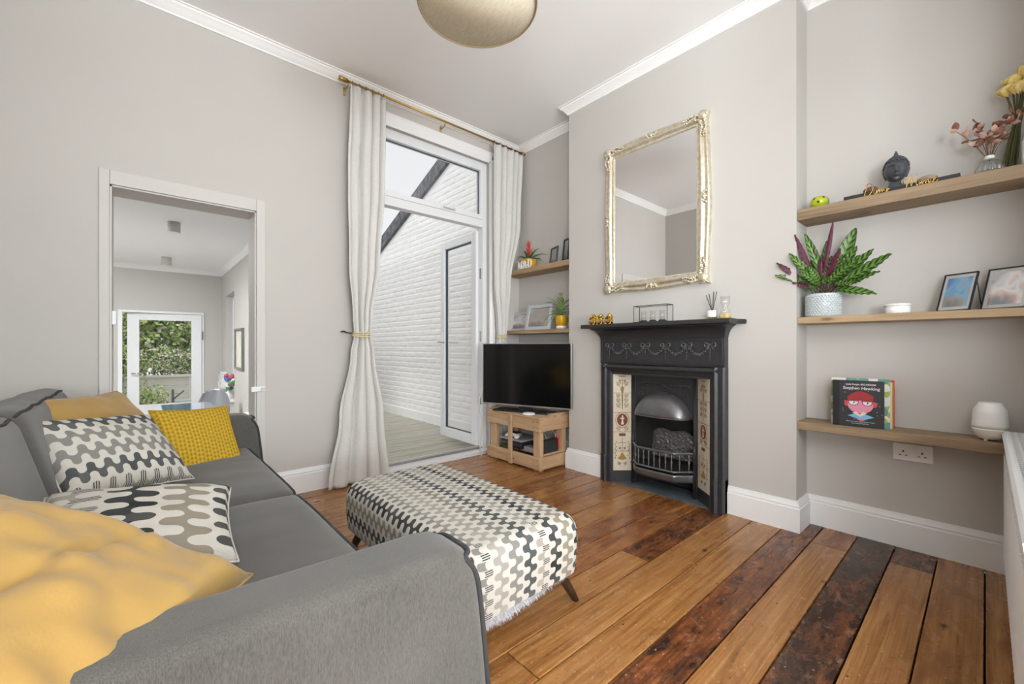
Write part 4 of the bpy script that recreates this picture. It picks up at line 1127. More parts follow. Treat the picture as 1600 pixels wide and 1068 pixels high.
# splayed tile panels
M_tile = mat('cream_glazed_tile', S(208, 198, 178), 0.22, vary=0.04, vscale=9, coat=.4)
M_tb = mat('tile_paint_brown', S(112, 68, 50), .3); M_tg = mat('tile_paint_gold', S(158, 124, 58), .3); M_td = mat('tile_paint_dark', S(84, 80, 66), .3); M_tp = mat('tile_paint_pale', S(222, 206, 190), .3)
IX = 2.742; II0, II1 = 1.252, 1.738
TZ0, TH = 0.083, 0.1435
def panel(out, inn):
    e = Vector((inn[0] - out[0], inn[1] - out[1], 0)); W_ = e.length; e.normalize()
    nrm = Vector((-e.y, e.x, 0))
    if nrm.x > 0: nrm = -nrm
    M = frame_matrix((out[0], out[1], TZ0), e, (0, 0, 1), nrm)
    def pl(x0, x1, z0, z1, d0, d1): return MB().box(x0, x1, z0, z1, d0, d1, M=M)
    pl(-.005, W_ + .005, -0.085, 5 * TH + .06, -.02, -.008).build('tile_backing', M_iron, fp)
    pl(0, W_, -0.083, 0.0, -.008, .002).build('tile_plinth', M_iron, fp, bevel=.003)
    g = 0.008; tw = W_ - 2 * g
    tl_ = []
    for i in range(5):
        tl_.append(pl(g, W_ - g, i * TH + .0012, (i + 1) * TH - .0012, -.008, .001).build('tile', M_tile, fp, bevel=.0015))
    c = W_ / 2; d = .0016
    def P3(x, z, q=d): return M @ Vector((x, z, q))
    def poly(mb, pts, q=d): mb.add([P3(x, z, q) for x, z in pts], [tuple(range(len(pts)))])
    def ell(mb, x, z, rx, rz, q=d, n=20): poly(mb, [(x + rx * math.cos(2 * PI * i / n), z + rz * math.sin(2 * PI * i / n)) for i in range(n)], q)
    def line(mb, pts, r=.0016): mb.tube([P3(x, z, .0012) for x, z in pts], r, 5, flat=1)
    k = 2.5 * TH; oz = 2.62 * TH
    br, go, dk, pa = MB(), MB(), MB(), MB()
    ell(go, c, oz, .052, .059, .0013, 28); ell(pa, c, oz, .046, .053, .0017, 28); ell(br, c, oz, .040, .047, .0021, 28)
    # pale dancing figure on the medallion
    ell(pa, c + .002, oz + .027, .006, .007, .0025, 12); poly(pa, [(c - .008, oz + .018), (c + .010, oz + .018), (c + .006, oz - .002), (c + .012, oz - .034), (c - .010, oz - .034), (c - .004, oz - .002)], .0025)
    poly(pa, [(c + .008, oz + .018), (c + .018, oz + .006), (c + .015, oz + .004), (c + .006, oz + .012)], .0025); poly(pa, [(c - .006, oz + .018), (c - .019, oz + .010), (c - .017, oz + .006), (c - .006, oz + .012)], .0025)
    poly(br, [(c - .022, 1.78 * TH), (c + .022, 1.78 * TH), (c + .026, 1.87 * TH), (c + .02, 1.93 * TH), (c - .02, 1.93 * TH), (c - .026, 1.87 * TH)])
    # urn and fan below, urn and candelabrum above
    poly(go, [(c - .034, .62 * TH), (c - .016, .56 * TH), (c + .016, .56 * TH), (c + .034, .62 * TH), (c + .02, .74 * TH), (c, .98 * TH), (c - .02, .74 * TH)])
    poly(go, [(c - .006, 4.02 * TH), (c + .006, 4.02 * TH), (c + .015, 4.22 * TH), (c + .010, 4.34 * TH), (c - .010, 4.34 * TH), (c - .015, 4.22 * TH)])
    poly(go, [(c - .032, 4.90 * TH), (c + .032, 4.90 * TH), (c + .02, 4.83 * TH), (c - .02, 4.83 * TH)])
    line(dk, [(c, 1.0 * TH), (c, 1.7 * TH)]); line(dk, [(c - .03, 1.42 * TH), (c, 1.46 * TH), (c + .03, 1.42 * TH)]); line(dk, [(c, 3.15 * TH), (c, 4.75 * TH)], .002)
    poly(go, [(c - .003, 3.2 * TH), (c + .003, 3.2 * TH), (c + .006, 3.95 * TH), (c - .006, 3.95 * TH)])
    for z_ in (4.62, 4.45, 3.85, 3.6, 3.35, 2.15, 1.15, 0.36):
        w_ = .022 if z_ in (4.62, 1.15) else .040 if z_ != 0.36 else .03
        for s in (-1, 1):
            pts = []
            for j in range(15):
                f = j / 14; a_ = 2.4 * PI * f; r_ = w_ * .42 * (1 - .72 * f)
                pts.append((c + s * (w_ * .62 + .004 - r_ * math.cos(a_)), z_ * TH + r_ * math.sin(a_)))
            line(dk if z_ in (3.6, 2.15, .36, 4.62) else br, pts, .0019)
            for j in range(3): ell(dk if j % 2 else go, c + s * (w_ * (.5 + .28 * j)), (z_ + .1 * (j - 1)) * TH, .0032, .0045, d, 8)
    for zz in (1.3, 0.85):
        for s in (-1, 1):
            line(go, [(c + s * .05, (zz - .25) * TH), (c + s * .053, zz * TH), (c + s * .046, (zz + .22) * TH)], .0014)
            for j in range(4): ell(dk, c + s * (.05 + .006 * (-1) ** j), (zz - .2 + .13 * j) * TH, .003, .006, d, 8)
    par = tl_[2]
    for mb_, m_, nm in ((go, M_tg, 'gold_painting'), (pa, M_tp, 'pale_painting'), (br, M_tb, 'brown_painting'), (dk, M_td, 'dark_painting')):
        tag(mb_.build(nm, m_, par, fixn=False), kind='stuff')
panel((2.622, OI1 + .004), (IX - .008, II1)); panel((2.622, OI0 - .004), (IX - .008, II0))
# iron soffit above tiles, inner insert
mb = MB(); mb.prism([(2.615, OI1), (IX, II1), (IX, II0), (2.615, OI0)], 'z', 0.800, 0.812); mb.build('soffit', M_iron, fp)
for y0, y1 in ((II0 - .004, II0 + .028), (II1 - .028, II1 + .004)): bev(MB().box(IX - .012, IX + .02, y0, y1, 0, 0.805), 'insert_jamb', b=.004)
for y0 in (II0 + .006, II0 + .016, II1 - .022, II1 - .012):
    mb = MB(); mb.tube([(IX - .013, y0 + .003, 0.0), (IX - .013, y0 + .003, .80)], .004, 8); mb.build('reed', M_iron, fp)
# arched face plate
ac = (II0 + II1) / 2; ar = 0.195; az = 0.515
pts = [(II0 + .028, 0.805), (II0 + .028, az)]
mb = MB(); NN = 24
arc = [(ac - ar * math.cos(PI * i / NN), az + 0.165 * math.sin(PI * i / NN)) for i in range(NN + 1)]
outl = []
for i in range(NN + 1):
    f = i / NN
    if f < .25: outl.append((II0 + .028, az + (0.805 - az) * f / .25))
    elif f > .75: outl.append((II1 - .028, az + (0.805 - az) * (1 - f) / .25))
    else: outl.append((II0 + .028 + (II1 - II0 - .056) * (f - .25) / .5, 0.805))
vs = [(IX, y, z) for y, z in arc] + [(IX, y, z) for y, z in outl]
mb.add(vs, [(i, i + 1, NN + 1 + i + 1, NN + 1 + i) for i in range(NN)]); mb.build('face_plate', M_iron, fp, thick=.006)
mb = MB()
for i in range(24):
    y = II0 + .06 + i * (II1 - II0 - .12) / 23; mb.ball((IX - .004, y, 0.725 + .006 * math.sin(i * 1.7)), (.004, .008, .006), 6, 5)
mb.tube([(IX - .003, II0 + .05, .735), (IX - .003, II1 - .05, .735)], .003, 6); mb.build('scroll_border', M_iron, fp)
for y in (II0 + .065, II1 - .065):
    mb = MB()
    for i in range(9): a_ = i * .7; mb.ball((IX - .004, y + .010 * math.cos(a_), .665 + .014 * math.sin(a_)), (.004, .006, .006), 6, 5)
    mb.build('rosette', M_iron, fp)
# canopy hood
mb = MB()
def hood(a, b_):
    th = PI * a; ph = b_ * PI / 2
    return (IX - .004 - 0.115 * math.sin(ph) * (math.sin(th) ** .55 if 0 < a < 1 else 0), ac - ar * 1.0 * math.cos(th) * (1 - .0 * b_), az + 0.168 * math.sin(th) * math.cos(ph) + 0.004)
mb.grid(hood, 36, 14); mb.build('hood', M_iron2, fp, thick=.004)
mb = MB(); mb.tube([Vector(hood(i / 36, 1.0)) for i in range(37)], .0045, 6); mb.build('hood_rim', M_iron2, fp)
mb = MB(); mb.ball(Vector(hood(.5, .12)) + Vector((-.004, 0, 0)), .005, 8, 6); mb.build('hood_stud', M_iron2, fp)
# firebox
mb = MB(); y0, y1 = II0 + .028, II1 - .028; xb = IX + .16
mb.add([(IX, y0, 0), (IX, y0, .62), (xb, y0 + .08, .62), (xb, y0 + .08, 0), (IX, y1, 0), (IX, y1, .62), (xb, y1 - .08, .62), (xb, y1 - .08, 0)],
       [(0, 1, 2, 3), (4, 5, 6, 7), (3, 2, 6, 7), (1, 5, 6, 2), (0, 3, 7, 4)])
mb.build('firebox', M_soot, fp)
mb = MB()      # raised fireback with scrolled top and stippled relief
def fb(a, b_):
    y = y0 + .05 + (y1 - y0 - .10) * a; top = .355 + .05 * math.sin(PI * a) + .016 * math.sin(3 * PI * a)
    z = .20 + (top - .20) * b_
    return (xb - .045 + .02 * b_ + .009 * noise.noise(Vector((y * 70, z * 70, 1))) + .006 * noise.noise(Vector((y * 160, z * 160, 1))), y, z)
mb.grid(fb, 50, 34); mb.build('fireback_relief', M_iron2, fp, thick=.006)
mb = MB(); mb.tube([Vector(fb(i / 40, 1.0)) + Vector((-.006, 0, 0)) for i in range(41)], .006, 6); mb.build('fireback_scroll', M_iron2, fp)
# basket: bowed rails and turned bars
def bow(f, z, d=0.115):
    """front line of the basket, bowed with flat cheeks"""
    y = II0 + .012 + (II1 - II0 - .024) * f
    k = min(1, min(f, 1 - f) / .20)
    return Vector((IX - .012 - d * (k * .85 + .15 * math.sin(PI * f)) * (1 if k < 1 else 1), y, z))
for z, r_, nm in ((.298, .009, 'top_rail'), (.176, .008, 'bottom_rail')):
    mb = MB(); mb.tube([bow(i / 40, z) for i in range(41)], r_, 8); mb.build(nm, M_iron2, fp)
for i in range(11):
    f = .06 + .88 * i / 10; p = bow(f, 0); mb = MB()
    mb.lathe([(.003, .176), (.0055, .20), (.0035, .215), (.0075, .236), (.0035, .257), (.0055, .272), (.003, .298)], (p.x, p.y, 0), 8); mb.build('grate_bar', M_iron2, fp)
mb = MB()
def apron(a, b_):
    p = bow(a, 0, .125 - .02 * b_); return (p.x, p.y, .158 - .052 * b_)
mb.grid(apron, 30, 3); mb.build('apron', M_iron2, fp, thick=.012)
for y in (II0 + .014, II1 - .014):
    mb = MB(); mb.lathe([(.011, .0), (.011, .30), (.014, .31), (.008, .325), (.010, .34), (.0, .352)], (IX - .022, y, 0), 12); mb.build('grate_post', M_iron, fp)
mb = MB(); mb.box(IX - .09, xb, y0 + .01, y1 - .01, .165, .175); mb.build('grate_floor', M_soot, fp)
# hearth slab
mb = MB(); mb.prism([(XW - .035, FA - .0), (XW - .035, FB), (XW + .1, FB), (XW + .2, FB - .05), (XW + .2, FA + .05), (XW + .1, FA)], 'z', -.02, .003)
mb.build('hearth', mat('slate_hearth', S(84, 92, 98), .5, vary=.2, vscale=14, bump=.2), fp)
# ================================================================== television and its crate
M_pal = wood_mat('pallet_wood', S(208, 178, 142), S(170, 134, 98), S(190, 156, 120), axis=1, rough=.75, bump=.3)
M_palz = wood_mat('pallet_wood_upright', S(208, 178, 142), S(170, 134, 98), S(190, 156, 120), axis=2, rough=.75, bump=.3)
M_palx = wood_mat('pallet_wood_short', S(202, 170, 134), S(166, 130, 94), S(184, 150, 114), axis=0, rough=.75, bump=.3)
UX0, UX1, UY0, UY1, UH = 2.362, 2.72, 2.335, 3.005, 0.438
un = thing('crate_stand', 'open sided television stand knocked together from pale pallet wood', 'tv stand', ((UX0 + UX1) / 2, (UY0 + UY1) / 2, 0))
def pw_(name, m, *b, bv=.004): return MB().box(*b).build(name, m, un, bevel=bv)
pw_('bottom_rail', M_pal, UX0, UX0 + .022, UY0, UY1, .018, .118); pw_('top_rail', M_pal, UX0, UX0 + .022, UY0, UY1, .322, .424)
pw_('end_rail', M_palx, UX0 + .022, UX1, UY0, UY0 + .02, .018, .118); pw_('end_rail', M_palx, UX0 + .022, UX1, UY0, UY0 + .02, .322, .424)
pw_('end_rail', M_palx, UX0 + .022, UX1, UY1 - .02, UY1, .018, .118); pw_('end_rail', M_palx, UX0 + .022, UX1, UY1 - .02, UY1, .322, .424)
pw_('bottom_rail', M_pal, UX1 - .02, UX1, UY0 + .02, UY1 - .02, .018, .118); pw_('top_rail', M_pal, UX1 - .02, UX1, UY0 + .02, UY1 - .02, .322, .424)
for y0 in (UY0 + .022, UY1 - .022 - .075):
    pw_('post', M_palz, UX0 + .024, UX0 + .068, y0, y0 + .075, .0, .424); pw_('post', M_palz, UX1 - .066, UX1 - .022, y0, y0 + .075, .0, .424)
pw_('centre_batten', M_palz, UX0 - .016, UX0, 2.655, 2.70, .012, .428)
for k in range(3): pw_('shelf_board', M_pal, UX0 + .07 + k * .095, UX0 + .16 + k * .095, UY0 + .02, UY1 - .02, .118, .132)
for k in range(4): pw_('top_board', M_pal, UX0 - .006 + k * .092, UX0 + .082 + k * .092, UY0 - .004, UY1 + .004, .424, .438)
pw_('top_batten', M_palx, UX0 + .12, UX1, UY0 - .004, UY0 + .03, .438, .456); pw_('top_batten', M_palx, UX0 + .05, UX1, UY1 - .03, UY1, .438, .452)
mb = MB()
for y in (UY0 + .03, UY0 + .07, UY1 - .03, UY1 - .07):
    for z in (.05, .09, .35, .40): mb.ball((UX0 - .0005, y, z), (.0015, .004, .004), 6, 4)
for z in (.05, .09, .36, .40): mb.ball((UX0 - .0165, 2.678, z), (.0015, .004, .004), 6, 4)
o = mb.build('nail_heads', mat('rusty_nail', S(70, 50, 40), .6, .5), un); o['kind'] = 'stuff'

tvc = Vector((2.49, 2.642, 0)); tvd = Vector((-.32, .948, 0)).normalized()      # from the near right end to the far left end
tv = thing('television', 'flat screen television with thin silver edge on the crate stand', 'television', (tvc.x, tvc.y, .438), math.atan2(tvd.y, tvd.x) - PI / 2)
TW, TB, TT = .865, .045, .592     # width, screen bottom and top above the crate top
def tvp(name, m, x0, x1, y0, y1, z0, z1, b=.002): return MB().box(x0, x1, y0, y1, z0, z1).build(name, m, tv, bevel=b, local=True)
tvp('casing', mat('tv_casing', S(40, 40, 42), .5), -.002, .035, -TW / 2 + .006, TW / 2 - .006, TB + .01, TT - .006)
tvp('screen', mat('black_screen', S(12, 12, 13), .12), -.008, -.002, -TW / 2 + .007, TW / 2 - .007, TB + .014, TT - .007)
M_silv = mat('silver_trim', S(196, 196, 196), .3, .8)
for a in ((-TW / 2, -TW / 2 + .007, TB, TT), (TW / 2 - .007, TW / 2, TB, TT), (-TW / 2 + .007, TW / 2 - .007, TT - .007, TT), (-TW / 2 + .007, TW / 2 - .007, TB, TB + .014)):
    tvp('bezel', M_silv, -.010, .012, *a)
tvp('stand_bar', mat('tv_stand_black', S(36, 36, 40), .3), -.068, .10, -.25, .29, .0, .012, .004)
tvp('stand_neck', MATS['tv_stand_black'], .0, .03, -.06, .06, .010, TB + .05)
mb = MB(); pk = onZ(814, 638, .45)
mb.lathe([(.0, .438), (.04, .438), (.052, .443), (.052, .450), (.044, .457), (.0, .459)], (2.40, 2.50, 0), 32)
tag(mb.build('streaming_box', mat('white_plastic', S(236, 236, 236), .35)), 'round white plastic streaming box in front of the television', 'media box')
# things inside the crate
gz = .132
con = thing('game_console', 'dark game console lying flat inside the crate stand', 'game console', (2.50, 2.74, gz))
mb = MB(); mb.prism([(2.405, gz), (2.63, gz), (2.63, gz + .062), (2.425, gz + .062), (2.398, gz + .03)], 'y', 2.60, 2.86); mb.build('body', mat('console_black', S(46, 46, 50), .4), con, bevel=.004)
MB().box(2.392, 2.64, 2.585, 2.88, gz + .062, gz + .078).build('lid', mat('console_grey', S(150, 152, 158), .35), con, bevel=.006)
pad_ = thing('game_controller', 'white and black game controller on top of the console', 'controller', (2.47, 2.73, gz + .078))
mb = MB(); mb.ball((2.47, 2.73, gz + .10), (.045, .06, .02), 14, 8); mb.build('shell', MATS['white_plastic'], pad_)
for s in (-1, 1):
    mb = MB(); mb.tube([(2.46, 2.73 + s * .045, gz + .102), (2.425, 2.73 + s * .06, gz + .096), (2.40, 2.73 + s * .062, gz + .09)], [.021, .018, .012], 10); mb.build('grip', MATS['white_plastic'], pad_)
    mb = MB(); mb.lathe([(.008, .0), (.006, .012), (.010, .016), (0, .018)], (2.465, 2.73 + s * .022, gz + .112), 12); mb.build('thumbstick', M_black, pad_)
mb = MB(); mb.box(2.44, 2.50, 2.70, 2.755, gz + .115, gz + .122); mb.build('touch_pad', M_black, pad_, bevel=.003)
bx = MB().box(2.40, 2.47, 2.44, 2.56, gz, gz + .04).build('set_top_box', mat('box_grey', S(132, 134, 138), .4), bevel=.004)
tag(bx, 'small grey set top box beside the console in the crate', 'media box')
sw = thing('handheld_console', 'black handheld console dock with one blue and one red controller', 'game console', (2.50, 2.38, gz))
MB().box(2.44, 2.62, 2.372, 2.41, gz, gz + .105).build('dock', mat('dock_black', S(38, 42, 46), .5), sw, bevel=.004)
MB().box(2.415, 2.44, 2.378, 2.402, gz + .008, gz + .118).build('blue_controller', mat('blue_plastic', S(30, 150, 190), .4), sw, bevel=.008)
MB().box(2.62, 2.645, 2.378, 2.402, gz + .008, gz + .118).build('red_controller', mat('red_plastic', S(230, 50, 60), .4), sw, bevel=.008)
mb = MB(); mb.tube(smooth_path([(2.62, 2.46, gz + .0), (2.60, 2.50, gz + .10), (2.63, 2.56, gz + .16), (2.60, 2.50, gz + .19), (2.66, 2.44, gz + .12), (2.64, 2.48, gz + .02)]), .003, 6)
tag(mb.build('power_cable', mat('white_cable', S(220, 218, 212), .5)), 'looped white cable at the back of the crate', 'cable')
mb = MB(); mb.tube(smooth_path([(2.33, 3.03, .62), (2.30, 3.045, .50), (2.335, 3.05, .34), (2.33, 3.05, .2), (2.315, 3.05, .08), (2.33, 3.05, .01)]), .005, 8)
tag(mb.build('aerial_cable', MATS['white_cable']), 'white cable hanging beside the crate by the door frame', 'cable')

# ================================================================== shelves
M_sh = wood_mat('oak_shelf', S(180, 154, 120), S(140, 114, 84), S(162, 134, 102), axis=1, rough=.6, bump=.2)
M_sh2 = wood_mat('weathered_shelf', S(158, 136, 108), S(112, 92, 70), S(140, 118, 92), axis=1, rough=.7, bump=.3)
def shelf(name, x0, y0, y1, z0, z1, m, label, group): 
    return tag(MB().box(x0, XA, y0, y1, z0, z1).build(name, m, bevel=.004), label, 'shelf', group)
Z1, Z2, Z3 = 1.742, 1.160, .597
shelf('wall_shelf', 2.672, YR, YC0, 1.684, Z1, M_sh2, 'thick wooden shelf holding the black head, top of the right alcove', 'right alcove shelves')
shelf('wall_shelf', 2.672, YR, YC0, 1.124, Z2, M_sh, 'wooden shelf holding the leafy plant, middle of the right alcove', 'right alcove shelves')
shelf('wall_shelf', 2.672, YR, YC0, .552, Z3, M_sh2, 'wooden shelf holding the books, lowest of the right alcove', 'right alcove shelves')
L1, L2 = 1.730, 1.155
shelf('wall_shelf', 2.672, YC1, YW, 1.683, L1, M_sh, 'wooden shelf holding the red flowered plant in the left alcove', 'left alcove shelves')
shelf('wall_shelf', 2.672, YC1, YW, 1.120, L2, M_sh, 'wooden shelf with photo frames above the television', 'left alcove shelves')

# socket
sk = thing('wall_socket', 'white double wall socket below the lowest shelf', 'socket', (XA, .239, .435))
MB().box(XA - .010, XA, .166, .312, .434, .520).build('plate', mat('socket_white', S(238, 238, 238), .3), sk, bevel=.004)
for yc in (.205, .273):
    for dy, dz, w_, h_ in ((0, .012, .004, .009), (-.011, -.006, .0065, .004), (.011, -.006, .0065, .004)):
        MB().box(XA - .0112, XA - .009, yc + dy - w_ / 2 * 1.4, yc + dy + w_ / 2 * 1.4, .468 + dz - h_ / 2, .468 + dz + h_ / 2).build('pin_slot', M_black, sk)
for yc in (.229, .249): MB().box(XA - .0145, XA - .009, yc - .007, yc + .007, .490, .510).build('rocker_switch', MATS['socket_white'], sk, bevel=.002)

# radiator
rad = thing('radiator', 'white panel radiator with slotted top grille at the right edge', 'radiator', (2.0, -.1, .1))
M_rad = mat('radiator_white', S(236, 237, 238), .35)
RX0, RX1, RZ = 1.22, 2.70, .648
MB().box(RX0, RX1, -.062, -.052, .11, RZ - .03).build('front_panel', M_rad, rad, bevel=.004)
MB().box(RX0, RX1, -.148, -.138, .11, RZ - .03).build('rear_panel', M_rad, rad, bevel=.004)
mb = MB(); mb.prism([(-.052, RZ - .075), (-.050, RZ - .055), (-.045, RZ - .012), (-.052, RZ - .002), (-.060, RZ), (-.060, RZ - .006), (-.062, RZ - .075)], 'x', RX0, RX1); mb.build('top_edge', M_rad, rad, ang=40)
MB().box(RX1, RX1 + .004, -.150, -.050, .11, RZ - .001).build('side_cover', M_rad, rad, bevel=.002); MB().box(RX0 - .004, RX0, -.150, -.050, .11, RZ - .001).build('side_cover', M_rad, rad, bevel=.002)
for y in (-.060, -.0785, -.0985, -.1185, -.140): MB().box(RX0, RX1, y - .006, y, RZ - .004, RZ).build('grille_bar', M_rad, rad)
x = RX0
while x < RX1:
    MB().box(x, x + .009, -.146, -.066, RZ - .0045, RZ - .0005).build('grille_slat', M_rad, rad); x += .032
for k in range(int((RX1 - RX0) / .034)):   # pressed convector channels
    MB().box(RX0 + .012 + k * .034, RX0 + .024 + k * .034, -.052, -.0495, .13, RZ - .10).build('flute', M_rad, rad, bevel=.002, seg=1)

# ================================================================== things on the mantel
MZ = MTZ
M_gold = mat('shiny_gold', S(206, 168, 84), .22, 1.0)
def monkey(y, label, pose):
    t = thing('gold_monkey', label, 'figurine', (2.555, y, MZ), 0, 'gold monkey figurines')
    s = 1.0; c = Vector((2.555, y, MZ))
    mb = MB()
    mb.ball(c + Vector((0, 0, .022)), (.020, .022, .024), 14, 9); mb.ball(c + Vector((0, 0, .042)), (.016, .018, .020), 12, 8)
    mb.build('body', M_gold, t)
    mb = MB(); mb.ball(c + Vector((-.004, 0, .066)), (.0155, .0165, .016), 14, 9); mb.ball(c + Vector((-.017, 0, .062)), (.007, .009, .008), 10, 7)
    hd_ = mb.build('head', M_gold, t)
    for sg in (-1, 1):
        mb = MB(); mb.ball(c + Vector((0, sg * .018, .067)), (.003, .006, .006), 8, 6); mb.build('ear', M_gold, hd_)
        mb = MB(); mb.tube([c + Vector((-.002, sg * .018, .012)), c + Vector((-.026, sg * .022, .020)), c + Vector((-.022, sg * .016, .003)), c + Vector((-.034, sg * .014, .003))], [.011, .009, .006, .005], 8); mb.build('leg', M_gold, t)
        hand = {0: (-.020, sg * .008, .070), 1: (-.003, sg * .021, .067), 2: (-.024, sg * .005, .060)}[pose]
        mb = MB(); mb.tube([c + Vector((0, sg * .018, .050)), c + Vector((-.014, sg * .027, .042)), c + Vector(hand)], [.0075, .0065, .006], 8); mb.ball(c + Vector(hand), .0065, 8, 6); mb.build('arm', M_gold, t)
for k, (px, lab) in enumerate(((928, 'small gold monkey figurine, nearest the window end of the mantel'), (939, 'small gold monkey figurine in the middle of the three'), (953, 'small gold monkey figurine nearest the candle holder'))):
    monkey(onX(px, 490, 2.555).y, lab, k)
# wire candle holder
y1_, y0_ = onX(994, 490, 2.555).y, onX(1046, 490, 2.555).y
ch = thing('candle_holder', 'black wire box candle holder with glass tubes on the mantel', 'candle holder', (2.56, (y0_ + y1_) / 2, MZ))
xa, xb2, zt = 2.525, 2.60, MZ + .112; R_ = .0025
for a, b_ in [((xa, y0_), (xa, y1_)), ((xa, y1_), (xb2, y1_)), ((xb2, y1_), (xb2, y0_)), ((xb2, y0_), (xa, y0_))]:
    for z in (MZ + .003, zt): MB().tube([(a[0], a[1], z), (b_[0], b_[1], z)], R_, 6).build('rail', M_black, ch)
for a in ((xa, y0_), (xa, y1_), (xb2, y0_), (xb2, y1_)): MB().tube([(a[0], a[1], MZ), (a[0], a[1], zt)], R_, 6).build('post', M_black, ch)
MB().box(xa, xb2, y0_, y1_, MZ, MZ + .004).build('base', M_black, ch)
M_gl = glass_mat('clear_glass', extra=.06)
for k in range(3):
    y = y0_ + (y1_ - y0_) * (.22 + .28 * k); c = (2.562, y, 0)
    mb = MB(); mb.lathe([(.022, MZ + .004), (.024, MZ + .010), (.018, MZ + .016), (0, MZ + .017)], c, 16); mb.build('candle_cup', M_black, ch)
    mb = MB(); mb.lathe([(.017, MZ + .012), (.017, MZ + .078), (.0155, MZ + .078), (.0155, MZ + .014)], c, 18); mb.build('glass_tube', M_gl, ch, fixn=False)
# reed diffuser
p = onX(1113, 493, 2.555)
rd = thing('reed_diffuser', 'glass reed diffuser bottle with white label and black sticks', 'diffuser', (2.555, p.y, MZ))
c = (2.555, p.y, 0)
mb = MB(); mb.lathe([(0, MZ), (.028, MZ), (.030, MZ + .004), (.030, MZ + .052), (.026, MZ + .06), (.010, MZ + .066), (.010, MZ + .085), (.0125, MZ + .085), (.0125, MZ + .09)], c, 24); mb.build('bottle', M_gl, rd)
mb = MB(); mb.lathe([(0, MZ + .002), (.0265, MZ + .002), (.0265, MZ + .015), (0, MZ + .015)], c, 20); mb.build('scent_oil', glass_mat('green_oil', (.62, .66, .35, 1)), rd)
mb = MB()
def lab_(a, b_): an = PI * .72 + a * PI * .62; return (c[0] + .0307 * math.cos(an), c[1] + .0307 * math.sin(an), MZ + .014 + .038 * b_)
mb.grid(lab_, 10, 1); mb.build('paper_label', mat('paper_white', S(235, 233, 228), .7), rd, fixn=False)
for dx, dy, tz in ((.02, .045, .15), (.005, .022, .155), (-.01, -.012, .165), (.0, -.026, .165), (.012, -.004, .16)):
    MB().tube([(c[0] - dx * .1, c[1] - dy * .1, MZ + .03), (c[0] + dx, c[1] + dy, MZ + tz)], .0022, 6).build('reed', M_black, rd)
# glass bottle candle and glass cylinder
p = onX(1133, 485, 2.565)
gc = thing('glass_lantern', 'clear glass hurricane with pale wood foot at the mantel end', 'vase', (2.565, p.y, MZ))
c = (2.565, p.y, 0)
mb = MB(); mb.lathe([(.0, MZ), (.026, MZ), (.026, MZ + .032), (0, MZ + .032)], c, 20, sq=.9); mb.build('foot', mat('pale_cork', S(196, 176, 120), .7, vary=.1, vscale=60), gc)
mb = MB(); mb.lathe([(.024, MZ + .032), (.026, MZ + .05), (.014, MZ + .068), (.024, MZ + .09), (.026, MZ + .135), (.0245, MZ + .135), (.0225, MZ + .09), (.0125, MZ + .068)], c, 20); mb.build('glass', M_gl, gc, fixn=False)

# ================================================================== right alcove, top shelf
X_ = 2.745
p = onX(1280, 318, X_)
bl = thing('painted_egg', 'lime green decorative ball with black stars on the top shelf', 'ornament', (X_, p.y, Z1))
mb = MB(); mb.ball((X_, p.y, Z1 + .036), (.038, .040, .036), 22, 14); mb.build('shell', mat('lime_glaze', S(176, 190, 20), .3, coat=.5), bl)
mb = MB(); mb.ball((X_ + .012, p.y - .006, Z1 + .0365), (.034, .0375, .0362), 18, 12); mb.build('grey_side', mat('silver_grey_glaze', S(128, 128, 132), .3), bl)
def star(mb, c, r, ex, ey):
    pts = []
    for i in range(10):
        a = PI / 2 + i * PI / 5; q = r if i % 2 == 0 else r * .42
        pts.append(c + ex * (q * math.cos(a)) + ey * (q * math.sin(a)))
    mb.add(pts, [tuple(range(10))])
cc = Vector((X_, p.y, Z1 + .036))
for an, el in ((PI * 1.03, -.12), (PI * 1.25, .55), (PI * .85, .5)):
    d = Vector((math.cos(an) * math.cos(el), math.sin(an) * math.cos(el), math.sin(el)))
    e1 = d.cross(Vector((0, 0, 1))).normalized(); e2 = e1.cross(d)
    mb = MB(); star(mb, cc + Vector((d.x * .0386, d.y * .0408, d.z * .0366)), .010, e1, e2); mb.build('star', M_black, bl, fixn=False)
# black tray of stones
ya, yb = onX(1321, 300, X_).y, onX(1501, 265, X_).y
tr = tag(MB().box(2.70, 2.755, yb, ya, Z1, Z1 + .024).build('slate_tray', mat('black_slate', S(36, 37, 40), .5, bump=.2), bevel=.002), 'long black slate tray under the ornaments, top right shelf', 'tray')
def stone(px, w, h, m, lab):
    y = onX(px, 290, 2.735).y; mb = MB()
    mb.ball((2.735, y, Z1 + .024 + h * .5), (.022, w, h * .62), 14, 9)
    for v in mb.v: v.z = max(v.z, Z1 + .0245); v += Vector((0, .002 * noise.noise(v * 60), 0))
    tag(mb.build('pebble', m), lab, 'stone', 'stones on the slate tray')
stone(1360, .030, .030, mat('brown_stone', S(110, 78, 70), .6, vary=.2, vscale=40), 'dark reddish brown pebble on the black tray')
stone(1449, .036, .026, mat('tan_stone', S(158, 138, 114), .6, vary=.2, vscale=40), 'flat tan pebble at the right of the black tray')
